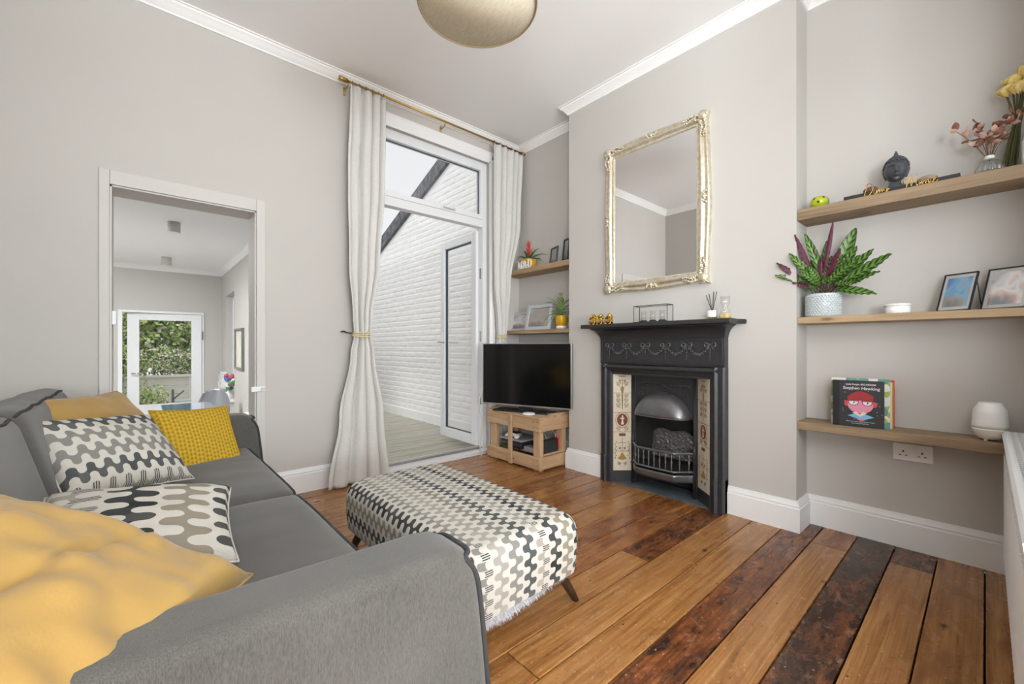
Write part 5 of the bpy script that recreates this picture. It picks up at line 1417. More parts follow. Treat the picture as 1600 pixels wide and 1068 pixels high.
# gilt handwriting
def script(word, label, strokes, u0, v0, u1, v1, hgt):
    a = onX(u0, v0, 2.693); b_ = onX(u1, v1, 2.693)
    ex = (b_ - a); L = ex.length; ex.normalize(); ez = Vector((0, 0, 1))
    t = thing('gold_lettering', label, 'sign', ((a + b_) / 2))
    for st in strokes:
        pts = smooth_path([a + ex * (x * L) + ez * (y * hgt) for x, y in st], 5)
        MB().tube(pts, .0016, 6).build('pen_stroke', M_gold, t)
dn = [[(.02, .02), (.10, .55), (.18, 1.0), (.12, .6), (.06, .15), (.20, .05), (.34, .35), (.36, .75), (.22, 1.0), (.06, .85)],
      [(.50, .35), (.43, .38), (.40, .15), (.47, .08), (.52, .36), (.53, .10), (.58, .30), (.62, .36), (.62, .10), (.66, .30), (.70, .36), (.71, .10), (.76, .34)],
      [(.80, .40), (.80, .18), (.87, .15), (.92, .45), (.88, -.10), (.80, -.42), (.76, -.28), (.86, .02), (1.0, .35)]]
mn = [[(.02, .45), (.0, .70), (.10, .80), (.14, .40), (.12, .05), (.20, .60), (.27, 1.0), (.26, .5), (.26, .10), (.34, .6), (.42, 1.0), (.40, .45), (.42, .08), (.46, .18)],
      [(.49, .38), (.49, .10), (.53, .22), (.57, .36), (.57, .08), (.61, .28), (.65, .36), (.66, .08), (.70, .30), (.74, .36), (.74, .08), (.79, .2)],
      [(.80, .36), (.81, .10), (.86, .18), (.93, .34), (.89, .42), (.87, .15), (.93, .06), (1.0, .22)]]
pz = lambda px: (px, 0)
def zpix(px): return [onX(px, v, 2.693) for v in range(150, 420)]
def vfor(px, z):   # image row where the shelf edge sits
    return min(range(150, 420), key=lambda v: abs(onX(px, v, 2.693).z - z))
script('Danny', 'gold handwritten name on the shelf, left of the black head', dn, 1349, vfor(1349, Z1), 1390, vfor(1390, Z1), .062)
script('Minnie', 'gold handwritten name on the shelf, right of the black head', mn, 1409, vfor(1409, Z1), 1466, vfor(1466, Z1), .058)
# black serene head
p = onX(1400, 280, 2.735)
hdT = thing('carved_head', 'black carved serene head with curled hair and topknot', 'sculpture', (2.735, p.y, Z1 + .024), math.radians(8))
hdT.scale = (1.12, 1.12, 1.12)
M_blk = mat('black_carved_resin', S(66, 68, 72), .3, bump=.1, bscale=120)
HS = .0245
mb = MB()
def face(a, b_):
    th = PI * b_; an = 2 * PI * a
    rx, ry, rz = .046, .040, .056
    x, y, z = -rx * math.sin(th) * math.cos(an), ry * math.sin(th) * math.sin(an), -rz * math.cos(th)
    if z < 0: y *= 1 - .35 * (z / rz) ** 2; x *= 1 - .12 * (z / rz) ** 2
    f = max(0, math.cos(an)) ** 3
    if f > 0:
        g = lambda yy, zz, sy, sz: math.exp(-((y - yy) / sy) ** 2 - ((z - zz) / sz) ** 2)
        x -= .013 * g(0, -.006, .006, .016) + .005 * g(0, -.015, .010, .006)            # nose
        x += .007 * (g(.016, .006, .009, .007) + g(-.016, .006, .009, .007))             # eye hollows
        x -= .004 * (g(.016, .004, .009, .003) + g(-.016, .004, .009, .003))             # lids
        x -= .005 * (g(.016, .016, .012, .003) + g(-.016, .016, .012, .003))             # brows
        x -= .005 * g(0, -.028, .012, .0035) - .004 * g(0, -.0315, .011, .0015) + .004 * -g(0, -.035, .010, .003)   # lips
        x -= .004 * g(0, -.047, .010, .006)
    return (x, y, z + .075)
mb.grid(face, 72, 60, cu=True); mb.build('face', M_blk, hdT, local=True)
mb = MB(); mb.lathe([(.034, 0), (.030, .008), (.024, .02), (.024, .04)], (.008, 0, 0), 20); mb.build('neck', M_blk, hdT, local=True)
mb = MB(); rnd = random.Random(2)
for i in range(13):
    el = .25 + i * .105
    nn_ = max(1, int(22 * math.cos(min(el, 1.5))))
    for j in range(nn_):
        an = 2 * PI * (j + .5 * (i % 2)) / nn_
        fx = -math.cos(an)
        if fx > .2 and el < .62: continue
        mb.ball((.047 * math.cos(el) * -fx * -1 * -1 if False else .048 * math.cos(el) * math.cos(an), .042 * math.cos(el) * math.sin(an), .075 + .058 * math.sin(el)), .0052, 6, 5)
for i in range(4):
    for j in range(8):
        an = 2 * PI * j / 8 + i * .3; r_ = .016 * math.cos(i * .45)
        mb.ball((.006 + r_ * math.cos(an), r_ * math.sin(an), .127 + .005 * i), .0046, 6, 5)
o = mb.build('curled_hair', M_blk, hdT, local=True); o['kind'] = 'stuff'
mb = MB(); mb.lathe([(.006, .140), (.0075, .148), (.004, .157), (0, .164)], (.006, 0, 0), 12); mb.build('topknot', M_blk, hdT, local=True)
for s in (-1, 1):
    mb = MB(); mb.tube([(.008, s * .038, .088), (.004, s * .040, .078), (.004, s * .036, .058), (.006, s * .031, .042)], [.003, .0055, .0045, .004], 8); mb.build('ear', M_blk, hdT, local=True)
# ribbed glass vase with dried stems
p = onX(1546, 245, X_); vy = p.y
va = thing('bud_vase', 'ribbed clear glass bud vase with pink brown dried leaves', 'vase', (X_, vy, Z1))
mb = MB()
VP = [(0, .0), (.030, .0), (.044, .012), (.043, .026), (.030, .050), (.014, .066), (.012, .076), (.017, .082)]
def rib(a, b_):
    k = b_ * (len(VP) - 1); i = min(int(k), len(VP) - 2); f = k - i
    r = VP[i][0] * (1 - f) + VP[i + 1][0] * f; z = VP[i][1] * (1 - f) + VP[i + 1][1] * f
    r *= 1 + .06 * math.cos(16 * 2 * PI * a) * (1 if z < .064 else 0)
    return (X_ + r * math.cos(2 * PI * a), vy + r * math.sin(2 * PI * a), Z1 + z)
mb.grid(rib, 96, 26, cu=True); mb.build('glass', glass_mat('ribbed_glass', (.9, .92, .93, 1), extra=.14), va, fixn=False)
mb = MB(); mb.lathe([(.0135, Z1 + .066), (.016, Z1 + .070), (.0165, Z1 + .076), (.0135, Z1 + .082)], (X_, vy, 0), 18); mb.build('neck_wrap', MATS['paper_white'], va)
def leaf_mesh(L, W_, cup, n=6, curl=0.0):
    """one thick two-sided leaf along +x"""
    mb = MB(); vs = []; fs = []
    for i in range(n + 1):
        f = i / n; w = W_ * (math.sin(PI * min(1, f * .96 + .04)) ** .7)
        z = curl * L * f * f
        for s in (-1, 0, 1): vs.append((f * L, s * w / 2, z + cup * W_ * (s * s) * .5))
    o = len(vs)
    vs += [(v[0], v[1], v[2] - .0006) for v in vs]
    for i in range(n):
        for j in range(2):
            a = i * 3 + j; fs.append((a, a + 1, a + 4, a + 3)); fs.append((o + a, o + a + 3, o + a + 4, o + a + 1))
    mb.add(vs, fs); mb.mi = [0 if k % 2 == 0 else 1 for k in range(len(fs))]; mb.smooth = [True] * len(fs)
    return mb
M_dry = [mat('dried_leaf_pink', S(196, 158, 142), .7, vary=.1), mat('dried_leaf_brown', S(140, 92, 74), .7, vary=.1), mat('dried_leaf_cream', S(208, 190, 172), .7, vary=.08)]
M_stem = mat('dry_stem', S(120, 92, 62), .8)
dm = []
for k, (a, b_) in enumerate(((0, 1), (1, 1), (2, 0))):
    me = leaf_mesh(.034, .026, .35, 6, .25).mesh('dried_leaf'); me.materials.append(M_dry[a]); me.materials.append(M_dry[b_]); dm.append(me)
def put_leaf(me, name, parent, pos, dirv, roll=0, sc=1.0):
    o = bpy.data.objects.new(name, me); COL.objects.link(o); o.parent = parent
    q = Vector(dirv).to_track_quat('X', 'Z').to_matrix().to_4x4()
    o.matrix_basis = pmat(parent).inverted() @ (Matrix.Translation(pos) @ q @ Matrix.Rotation(roll, 4, 'X') @ Matrix.Scale(sc, 4))
    return o
rnd = random.Random(11)
base = Vector((X_, vy, Z1 + .06))
for (u, v, dx) in ((1493, 205, -.03), (1512, 222, -.02), (1530, 192, .0), (1553, 205, -.03), (1568, 190, .01), (1540, 215, -.04), (1583, 178, -.02), (1598, 178, -.02), (1525, 207, .02), (1562, 215, .03)):
    tip = onX(u, v, X_ + dx)
    mid = base.lerp(tip, .55) + Vector((0, 0, .012))
    pts = smooth_path([base, mid, tip], 6)
    MB().tube(pts, .0014, 5).build('stem', M_stem, va)
    for j in range(5):
        k = len(pts) - 1 - int(j * 1.6)
        if k < 4: continue
        d = Vector((rnd.uniform(-1, .5), rnd.uniform(-1, 1), rnd.uniform(-.5, .9)))
        put_leaf(rnd.choice(dm), 'dried_leaf', va, pts[k], d, rnd.uniform(-1, 1), rnd.uniform(.75, 1.15))
# bunch of dried yellow roses leaning against the wall
ro = thing('dried_roses', 'bunch of dried yellow roses with dark stems at the top right', 'flowers', (2.79, onX(1570, 240, 2.79).y, Z1))
M_rose = mat('dried_rose_petal', S(228, 204, 130), .75, vary=.15, vscale=30); M_rstem = mat('dried_rose_stem', S(76, 76, 42), .8, vary=.2)
heads = [(1573, 143), (1582, 128), (1590, 138), (1598, 120), (1597, 133), (1604, 112), (1612, 128)]
for k, (u, v) in enumerate(heads):
    h_ = onX(u, v, 2.775 - .01 * (k % 3))
    foot = onX(1564 + 4 * k, 245, 2.77 + .012 * (k % 3)); foot.z = Z1 + .002
    knot = onX(1590 + 2 * (k - 3), 185, 2.78)
    MB().tube(smooth_path([foot, foot.lerp(knot, .55), knot, h_ + Vector((0, 0, -.02))], 5), .0032, 6).build('stem', M_rstem, ro)
    ax = Vector((-.4, .5 - .15 * k, .8)).normalized(); q = ax.to_track_quat('Z', 'Y').to_matrix().to_4x4()
    mb = MB(); mb.lathe([(.004, -.016), (.012, -.010), (.019, .002), (.021, .014), (.017, .022), (.008, .020)], (0, 0, 0), 14, M=q)
    for w in mb.v: w += h_ + Vector([.003 * noise.noise(w * 80 + Vector((i_ * 7, k, 0))) for i_ in range(3)])
    hd_ = mb.build('rose_head', M_rose, ro)
    for j in range(7):
        an = j * 2.4; r_ = .012 + .0015 * j
        pm = MB()
        def pet(a, b_, an=an, r_=r_, j=j):
            aa = an + (a - .5) * 1.7; zz = -.012 + .038 * b_; rr3 = r_ * (.55 + .75 * math.sin(b_ * 1.9)) + .004 * b_ * b_
            return q @ Vector((rr3 * math.cos(aa), rr3 * math.sin(aa), zz - .014 * abs(2 * a - 1) ** 2)) + h_
        pm.grid(pet, 6, 5); pm.build('petal', M_rose, hd_, fixn=False, thick=.0006)
mb = MB(); py = -.145
mb.lathe([(0, Z1), (.028, Z1), (.034, Z1 + .02), (.034, Z1 + .11), (.026, Z1 + .135), (.022, Z1 + .135), (.03, Z1 + .1), (0, Z1 + .05)], (2.755, -.133, 0), 28)
tag(mb.build('ceramic_vase', mat('white_ceramic', S(238, 238, 236), .3, coat=.3)), 'white ceramic vase at the far right end of the top shelf', 'vase')

# ================================================================== right alcove, middle shelf: prayer plant
p = onX(1286, 480, X_); py = p.y
pl = thing('prayer_plant', 'leafy plant with striped green and purple leaves in a dimpled pot', 'plant', (X_, py, Z2))
M_pot = mat('pale_grey_glaze', S(196, 204, 206), .25, coat=.5)
mb = MB()
PR, PH = .076, .122
mb.lathe([(0, 0), (PR - .004, 0), (PR, .004), (PR, PH - .006), (PR - .003, PH), (PR - .008, PH), (PR - .008, PH - .03), (0, PH - .03)], (X_, py, Z2), 48)
pot = mb.build('pot', M_pot, pl)
mb = MB()
for i in range(11):
    for j in range(36):
        an = 2 * PI * (j + .5 * (i % 2)) / 36; mb.ball((X_ + PR * math.cos(an), py + PR * math.sin(an), Z2 + .010 + i * .0098), (.0052, .0052, .0052), 6, 4)
o = mb.build('studs', M_pot, pot); o['kind'] = 'stuff'
def calathea():
    m = bpy.data.materials.new('striped_leaf_top'); b = NB(m); uv = b.xyz(b.coord('UV'))
    c_ = b.math('ABSOLUTE', uv[1])
    ph = b.math('SUBTRACT', b.math('MULTIPLY', uv[0], 42.0), b.math('MULTIPLY', c_, 7.0))
    st = b.math('SINE', ph)
    mk = b.math('MULTIPLY', b.math('GREATER_THAN', st, .15), b.math('LESS_THAN', c_, .78))
    colr = b.mix(mk, S(98, 138, 50), S(26, 54, 28))
    colr = b.mix(b.math('GREATER_THAN', c_, .86), colr, S(40, 74, 34)); colr = b.mix(b.math('LESS_THAN', c_, .05), colr, S(122, 160, 78))
    b.base(colr); b.rough(.38); return m
M_ct = calathea(); M_cb = mat('purple_leaf_back', S(92, 34, 58), .5, vary=.15)
def ruffle_leaf(root, tip, width, up, seed, droop):
    """long wavy leaf from its petiole end to its tip; green above, purple beneath"""
    root, tip = Vector(root), Vector(tip); ax = tip - root; L = ax.length; ax.normalize()
    sd = ax.cross(Vector(up)).normalized(); nn = sd.cross(ax).normalized()
    N, K = 26, 8; top = []; uvs = []
    for i in range(N + 1):
        f = i / N; w = width * .5 * (math.sin(PI * min(1, max(0, f * .93 + .05))) ** .75) * (1 - .15 * f)
        for j in range(K + 1):
            c_ = 2 * j / K - 1
            h_ = droop * L * math.sin(PI * f) + abs(c_) * width * .16 + abs(c_) ** 2 * .0042 * math.sin(f * 46 + (0 if c_ > 0 else 1.7) + seed)
            top.append(root + ax * (L * f) + sd * (w * c_) + nn * h_); uvs.append((f, c_))
    mb = MB(); q = [(i * (K + 1) + j, i * (K + 1) + j + 1, (i + 1) * (K + 1) + j + 1, (i + 1) * (K + 1) + j) for i in range(N) for j in range(K)]
    mb.cs = True; mb.add(top, [tuple(reversed(t)) for t in q], uvs); mb.cm = 1; mb.add([p - nn * .0008 for p in top], q, uvs); mb.cm = 0
    return mb
LV = [((1394, 397), .045, (-.4, 0, 1), -.02), ((1338, 356), .052, (-.9, .2, .5), .02), ((1366, 389), .038, (-.5, 0, 1), -.05), ((1370, 460), .036, (-.5, .1, .9), .03),
      ((1352, 420), .036, (-.3, 0, 1), .03), ((1357, 432), .032, (-.3, 0, 1), .06), ((1211, 431), .032, (-.6, 0, .9), .02), ((1214, 410), .026, (.6, 0, -.8), -.02),
      ((1242, 366), .022, (.5, .6, .3), .01), ((1257, 365), .034, (-.8, -.2, .5), .02), ((1302, 344), .018, (.7, -.5, .2), .01), ((1292, 376), .026, (-1, 0, .2), .0),
      ((1271, 388), .030, (.9, 0, .2), .02), ((1313, 388), .026, (.8, .2, -.2), .0), ((1327, 421), .034, (-.5, 0, .9), .02), ((1256, 450), .034, (-.7, 0, .7), .05),
      ((1238, 441), .024, (.6, 0, -.7), -.03), ((1327, 446), .024, (.5, 0, -.8), -.02), ((1278, 440), .030, (-.8, 0, .6), .05), ((1318, 398), .030, (-.9, 0, .4), .03), ((1262, 415), .030, (-.8, 0, .6), .03),
      ((1232, 396), .034, (-.6, 0, .6), .02), ((1345, 440), .034, (-.6, 0, .8), .05), ((1376, 424), .030, (-.5, 0, .8), .03), ((1300, 400), .034, (-.9, 0, .4), .02), ((1283, 402), .030, (.8, 0, .3), .02), ((1345, 398), .036, (-.7, 0, .6), .02), ((1248, 425), .034, (-.7, 0, .6), .03), ((1310, 425), .034, (-.8, 0, .6), .03), ((1290, 430), .034, (-.8, 0, .6), .03), ((1332, 408), .036, (-.8, 0, .6), .02), ((1268, 400), .030, (-.8, 0, .4), .02), ((1340, 384), .036, (-.8, 0, .5), .02)]
rnd = random.Random(4)
for k, ((u, v), w, up, dr) in enumerate(LV):
    dx = -.09 + .115 * ((k * 7) % 10) / 10
    if u < 1250: dx = -.10 - .02 * (k % 2)
    tip = onX(u, v, X_ + dx)
    if u > 1250 and tip.y > YC0 - .02: tip.y = YC0 - .02
    b0 = Vector((X_ + rnd.uniform(-.025, .02), py + rnd.uniform(-.03, .03), Z2 + PH - .03))
    q = b0.lerp(tip, .30) + Vector((0, 0, .035 if v < 430 else .05))
    up = Vector(up); face_cam = Vector((-.9, -.25, .30)) if up.x < 0 else Vector((.9, .3, -.15))
    mb = ruffle_leaf(q, tip, w * 1.35, face_cam + up * .25, k, dr)
    lf = mb.build('leaf', [M_ct, M_cb], pl, fixn=False)
    MB().tube(smooth_path([b0, b0.lerp(q, .5) + Vector((0, 0, .01)), q], 4), .0022, 5).build('stalk', mat('leaf_stalk', S(92, 64, 52), .6), pl)
mb = MB(); mb.lathe([(0, 0), (PR - .009, 0), (PR - .009, .004), (0, .006)], (X_, py, Z2 + PH - .03), 24); mb.build('soil', mat('potting_soil', S(52, 40, 32), .95, bump=.5, bscale=150), pl)
# white lidded pot
p = onX(1402, 480, X_)
tb = thing('trinket_pot', 'small round white lidded pot beside the plant', 'pot', (X_, p.y, Z2))
c = (X_, p.y, Z2)
MB().lathe([(0, 0), (.046, 0), (.049, .003), (.049, .036), (0, .036)], c, 36).build('pot', MATS['white_ceramic'], tb)
MB().lathe([(0, .036), (.051, .036), (.051, .043), (.047, .047), (0, .048)], c, 36).build('lid', MATS['white_ceramic'], tb)
# photo frames: thin black metal easels
def photo(name, m_cols, size):
    m = bpy.data.materials.new(name); b = NB(m); uv = b.coord('UV'); n_ = b.noise(uv, 1.6, 2, .4, .4); s_ = b.xyz(uv)
    b.base(b.ramp(b.math('ADD', b.math('MULTIPLY', n_, .75), b.math('MULTIPLY', s_[1], .30)), m_cols)); b.rough(.25); return m
PH1 = photo('holiday_print', [(.28, S(120, 118, 116)), (.42, S(150, 148, 140)), (.52, S(120, 170, 200)), (.70, S(70, 120, 180)), (.85, S(150, 190, 215))], 1)
PH2 = photo('pale_print', [(.3, S(120, 132, 138)), (.42, S(200, 168, 158)), (.52, S(226, 224, 222)), (.66, S(176, 178, 182)), (.85, S(206, 204, 202))], 1)
PH3 = photo('portrait_print', [(.3, S(128, 124, 118)), (.45, S(172, 160, 152)), (.6, S(156, 156, 150)), (.8, S(200, 198, 192))], 1)
def easel_frame(label, u0, u1, vb, h_, z, m, wrot, x0):
    a, b_ = onX(u0, vb, x0), onX(u1, vb, x0)
    y0, y1 = b_.y, a.y; w = y0 - y1
    t = thing('photo_frame', label, 'photo frame', (x0, (y0 + y1) / 2, z), 0, 'black metal photo frames')
    lean = .34; M0 = Matrix.Translation((x0, (y0 + y1) / 2, z)) @ Matrix.Rotation(wrot, 4, 'Z'); M = Matrix.Translation((x0, (y0 + y1) / 2, z)) @ Matrix.Rotation(wrot, 4, 'Z') @ Matrix.Rotation(lean, 4, 'Y')
    hw = abs(w) / 2
    for (ya_, yb_, za_, zb_) in ((-hw, -hw + .005, 0, h_), (hw - .005, hw, 0, h_), (-hw, hw, 0, .005), (-hw, hw, h_ - .005, h_)):
        MB().box(-.004, .004, ya_, yb_, za_, zb_, M=M).build('frame_bar', M_black, t)
    MB().box(.0, .0012, -hw + .005, hw - .005, .005, h_ - .005, M=M).build('mount', mat('grey_mount', S(190, 188, 184), .5), t)
    mb = MB(); f = .16
    mb.add([M @ Vector((-.0006, s1 * hw * (1 - f * 1.6), h_ * (.5 + s2 * (.5 - f * .7)))) for s1, s2 in ((1, -1), (-1, -1), (-1, 1), (1, 1))], [(0, 1, 2, 3)], [(0, 0), (1, 0), (1, 1), (0, 1)]); mb.build('photograph', m, t, fixn=False)
    MB().box(-.0032, -.0022, -hw + .005, hw - .005, .005, h_ - .005, M=M).build('glass', M_glass, t)
    MB().tube([M @ Vector((.004, hw * .8, h_ * .95)), M0 @ Vector((.10, hw * .8, .003))], .002, 6).build('easel_leg', M_black, t)
    MB().tube([M @ Vector((.004, -hw * .8, h_ * .95)), M0 @ Vector((.10, -hw * .8, .003))], .002, 6).build('easel_leg', M_black, t)
    return t
easel_frame('thin black framed photo with a blue sky beside the lidded pot', 1459, 1519, 481, .182, Z2, PH1, math.radians(-27), 2.725)
easel_frame('thin black framed pale photo at the right end of the middle shelf', 1528, 1606, 478, .19, Z2, PH2, math.radians(-25), 2.722)

# ================================================================== right alcove, lowest shelf: books and lamp
def book(name, label, u0, u1, h_, dep, x0, cover, pages_side, rz=0.0, col_p=None, grp='picture books on the lowest shelf'):
    a, b_ = onX(u0, 655, x0), onX(u1, 655, x0)
    y1, y0 = a.y, b_.y; w = y1 - y0
    t = thing(name, label, 'book', (x0, y1, Z3), rz, grp)
    # local: y runs from the spine (0) to the fore-edge (-w), x runs back
    MB().box(0, .003, -w, 0, 0, h_).build('front_cover', cover, t, local=True, bevel=.001)
    MB().box(dep - .003, dep, -w, 0, 0, h_).build('back_cover', cover, t, local=True, bevel=.001)
    MB().box(.003, dep - .003, -.003, 0, 0, h_).build('spine', cover, t, local=True)
    MB().box(.003, dep - .003, -w + .003, -.003, .003, h_ - .003).build('pages', col_p or mat('book_pages', S(222, 216, 204), .8), t, local=True)
    return t, w, h_
M_bk = mat('black_book_cover', S(44, 44, 50), .4)
bt, bw, bh = book('picture_book', 'black picture book with a red haired cartoon face on its cover', 1301, 1381, .232, .020, 2.700, M_bk, None, math.radians(4), mat('lilac_pages', S(176, 156, 190), .7))
def decal(mb, nm, m): mb.build(nm, m, bt, local=True, fixn=False)
def cpoly(pts, q): mb = MB(); mb.add([Vector((-q, -x * bw, z * bh)) for x, z in pts], [tuple(range(len(pts)))]); return mb
def cell(cx_, cz_, rx, rz, q, n=28, a0=0, a1=2 * PI): return cpoly([(cx_ + rx * math.cos(a0 + (a1 - a0) * i / n), cz_ + rz * math.sin(a0 + (a1 - a0) * i / n)) for i in range(n + (0 if a1 - a0 > 6.2 else 1))], q)
bc = lambda n_, c_: mat('cover_ink_' + n_, c_, .45)
decal(cpoly([(.0, 0), (.14, 0), (.14, 1), (0, 1)], .0003), 'spine_strip', bc('black', S(18, 18, 20)))
decal(cell(.29, .50, .055, .060, .0004), 'ear', bc('red', S(206, 72, 74))); decal(cell(.82, .50, .055, .060, .0004), 'ear', bc('red', S(206, 72, 74)))
decal(cell(.555, .47, .245, .175, .0006), 'face', bc('pink', S(222, 142, 168)))
decal(cpoly([(.31, .56), (.30, .64), (.37, .71), (.48, .765), (.58, .775), (.70, .735), (.80, .68), (.80, .60), (.78, .545), (.60, .555), (.555, .575), (.50, .565)], .0008), 'hair', bc('crimson', S(160, 40, 46)))
for x_ in (.42, .685):
    decal(cpoly([(x_ - .105, .562), (x_ + .105, .562), (x_ + .09, .49), (x_ + .03, .462), (x_ - .05, .466), (x_ - .095, .50)], .0010), 'spectacle_rim', bc('plum', S(96, 30, 56)))
    decal(cpoly([(x_ - .09, .553), (x_ + .09, .553), (x_ + .075, .497), (x_ + .025, .475), (x_ - .043, .478), (x_ - .08, .506)], .0012), 'spectacle_lens', bc('white', S(226, 226, 226)))
    decal(cell(x_ + .01, .527, .016, .018, .0014, 12), 'pupil', bc('black', S(18, 18, 20)))
decal(cpoly([(.40, .30), (.47, .335), (.54, .27), (.61, .335), (.68, .30), (.55, .22)], .0010), 'collar', bc('cream', S(226, 210, 180)))
decal(cpoly([(.30, .235), (.42, .275), (.68, .275), (.82, .225), (.70, .19), (.57, .165), (.44, .195)], .0006), 'jumper', bc('sky', S(112, 176, 214)))
decal(cpoly([(.44, .175), (.70, .175), (.57, .135)], .0008), 'rose_patch', bc('rose', S(226, 130, 140)))
rnd = random.Random(8); mb = MB()
for i in range(46):
    x_, z_ = rnd.uniform(.2, .96), rnd.uniform(.16, .8)
    if abs(x_ - .56) < .3 and .2 < z_ < .78: continue
    e = cell(x_, z_, .007, .007, .0004, 6); mb.add(e.v, e.f)
o = mb.build('cover_specks', bc('white', S(226, 226, 226)), bt, local=True, fixn=False); o['kind'] = 'stuff'
def cover_text(txt, size, xc, zc, shear=0.0, bold=0.0):
    t = text_mb(txt, size, .0002, shear, 'CENTER', bold)
    # text x -> -y on the cover (reads from the spine outwards), text y -> z
    t.v = [Vector((-.0008 - p.z, -(xc * bw) - p.x, zc * bh + p.y)) for p in t.v]
    o = t.build('lettering', bc('white', S(226, 226, 226)), bt, local=True, fixn=False); return o
cover_text('Little People, BIG DREAMS', .0105, .56, .905, 0, .0002); cover_text('Stephen Hawking', .0205, .565, .81, .12, .0002)
cover_text('Written by Maria Isabel Sanchez Vegara', .0070, .55, .105); cover_text('Illustrated by Matt Hunt', .0070, .55, .065)
def patt():
    m = bpy.data.materials.new('leaf_print_cover'); b = NB(m); v = b.n.new('ShaderNodeTexVoronoi'); b.put(v.inputs['Vector'], b.mapping(b.coord('Object'), (30, 34, 30)))
    v.inputs['Scale'].default_value = 1.0
    b.base(b.ramp(b.xyz(v.outputs['Color'])[0], [(0, S(222, 222, 210)), (.4, S(170, 178, 70)), (.6, S(226, 226, 216)), (.8, S(96, 150, 140))], const=True)); b.rough(.5); return m
book('picture_book', 'white picture book with green leaf print, just behind the black one', 1299, 1390, .243, .016, 2.724, patt(), None, math.radians(3))
for k, (u0, u1, h_, c_, lab) in enumerate(((1304, 1393, .228, S(212, 206, 196), 'pale cream picture book, third in the row behind'), (1303, 1395, .224, S(206, 168, 40), 'mustard picture book, fourth in the row behind'), (1306, 1397, .236, S(196, 76, 60), 'red edged picture book, rearmost of the row'))):
    book('picture_book', lab, u0, u1, h_, .016, 2.743 + .019 * k, mat('book_cover_%s' % 'abc'[k], c_, .5), None, math.radians(3))
p = onX(1547, 660, 2.745)
lm = thing('table_lamp', 'white rounded ceramic diffuser lamp at the end of the lowest shelf', 'lamp', (2.745, p.y, Z3))
c = (2.745, p.y, Z3)
mb = MB(); mb.lathe([(0, .006), (.032, .006), (.045, .020), (.054, .046), (.0555, .053), (0, .053)], c, 40); mb.build('base', mat('cream_ceramic', S(234, 230, 220), .3, coat=.3), lm)
mb = MB(); mb.lathe([(.0555, .054), (.055, .068), (.052, .118), (.050, .134), (.037, .156), (.035, .163), (.031, .163), (0, .158)], c, 40); mb.build('shade', MATS['white_ceramic'], lm)
for k in range(3):
    a = k * 2.1 + .6; mb = MB(); mb.lathe([(.006, 0), (.006, .009)], (c[0] + .028 * math.cos(a), c[1] + .028 * math.sin(a), c[2]), 8); mb.build('foot', MATS['cream_ceramic'], lm)

# ================================================================== left alcove shelves
def yellow_pot(t, c, r, h_, m, sq=.5, rim=None):
    mb = MB(); mb.lathe([(0, 0), (r * .84, 0), (r, h_ * .98), (r * .98, h_), (r * .9, h_), (r * .88, h_ * .8), (0, h_ * .8)], c, 32, sq=sq); mb.build('pot', m, t)
M_ypot = mat('yellow_glazed_pot', S(222, 170, 36), .3, coat=.4)
def strap_leaf(root, dirv, L, w, droop, seed, n=14):
    """arching strap leaf with real thickness, grooved along the middle"""
    d = Vector(dirv); d.z = 0
    d = d.normalized() if d.length > 1e-3 else Vector((1, 0, 0)); up0 = Vector(dirv).normalized().z
    sd = d.cross(Vector((0, 0, 1))); vs = []; fs = []; p = Vector(root); ang = math.asin(max(-.99, min(.99, up0)))
    for i in range(n + 1):
        f = i / n; ww = w * .5 * (1 - f ** 2.2) * (.75 + .5 * math.sin(PI * min(1, f + .1))) + .0006
        nn_ = Vector((-d.x * math.sin(ang), -d.y * math.sin(ang), math.cos(ang)))
        for s in (-1, 0, 1): vs.append(p + sd * (ww * s) + nn_ * (abs(s) * ww * .45))
        for s in (-1, 0, 1): vs.append(p + sd * (ww * s) + nn_ * (abs(s) * ww * .45 - .0012))
        p = p + (d * math.cos(ang) + Vector((0, 0, math.sin(ang)))) * (L / n); ang -= droop / n
    for i in range(n):
        for j in range(2):
            a = i * 6 + j; fs.append((a, a + 6, a + 7, a + 1)); fs.append((a + 3, a + 4, a + 10, a + 9))
    mb = MB(); mb.cs = True; mb.add(vs, fs); return mb
M_br = mat('bromeliad_leaf', S(88, 124, 82), .4, vary=.2, vscale=10); M_red = mat('red_bract', S(214, 62, 52), .45, vary=.15)
p = onX(826, 408, 2.77); by_ = p.y
br = thing('bromeliad', 'red flowering bromeliad in a yellow pot on the upper left shelf', 'plant', (2.77, by_, L1))
yellow_pot(br, (2.77, by_, L1), .060, .100, M_ypot, .75)
rnd = random.Random(5)
for k in range(16):
    an = k * 2.4; el = .25 + .05 * k
    strap_leaf((2.77 + .008 * math.cos(an), by_ + .008 * math.sin(an), L1 + .085), (math.cos(an) * math.cos(el), math.sin(an) * math.cos(el), math.sin(el)), rnd.uniform(.17, .21) * (.62 if math.sin(an) > .35 else 1), .022, 1.35 - .02 * k, k).build('leaf', M_br, br, fixn=False)
for k in range(14):
    an = k * 2.4; el = 1.5 - .055 * (14 - k); z0_ = L1 + .12 + .0075 * k
    strap_leaf((2.77, by_, z0_), (math.cos(an) * math.cos(el) * .8, math.sin(an) * math.cos(el) * .8, math.sin(el)), .078, .018, .35, k, 8).build('bract', M_red, br, fixn=False)
MB().tube([(2.77, by_, L1 + .06), (2.77, by_, L1 + .23)], .005, 8).build('flower_stem', M_red, br)
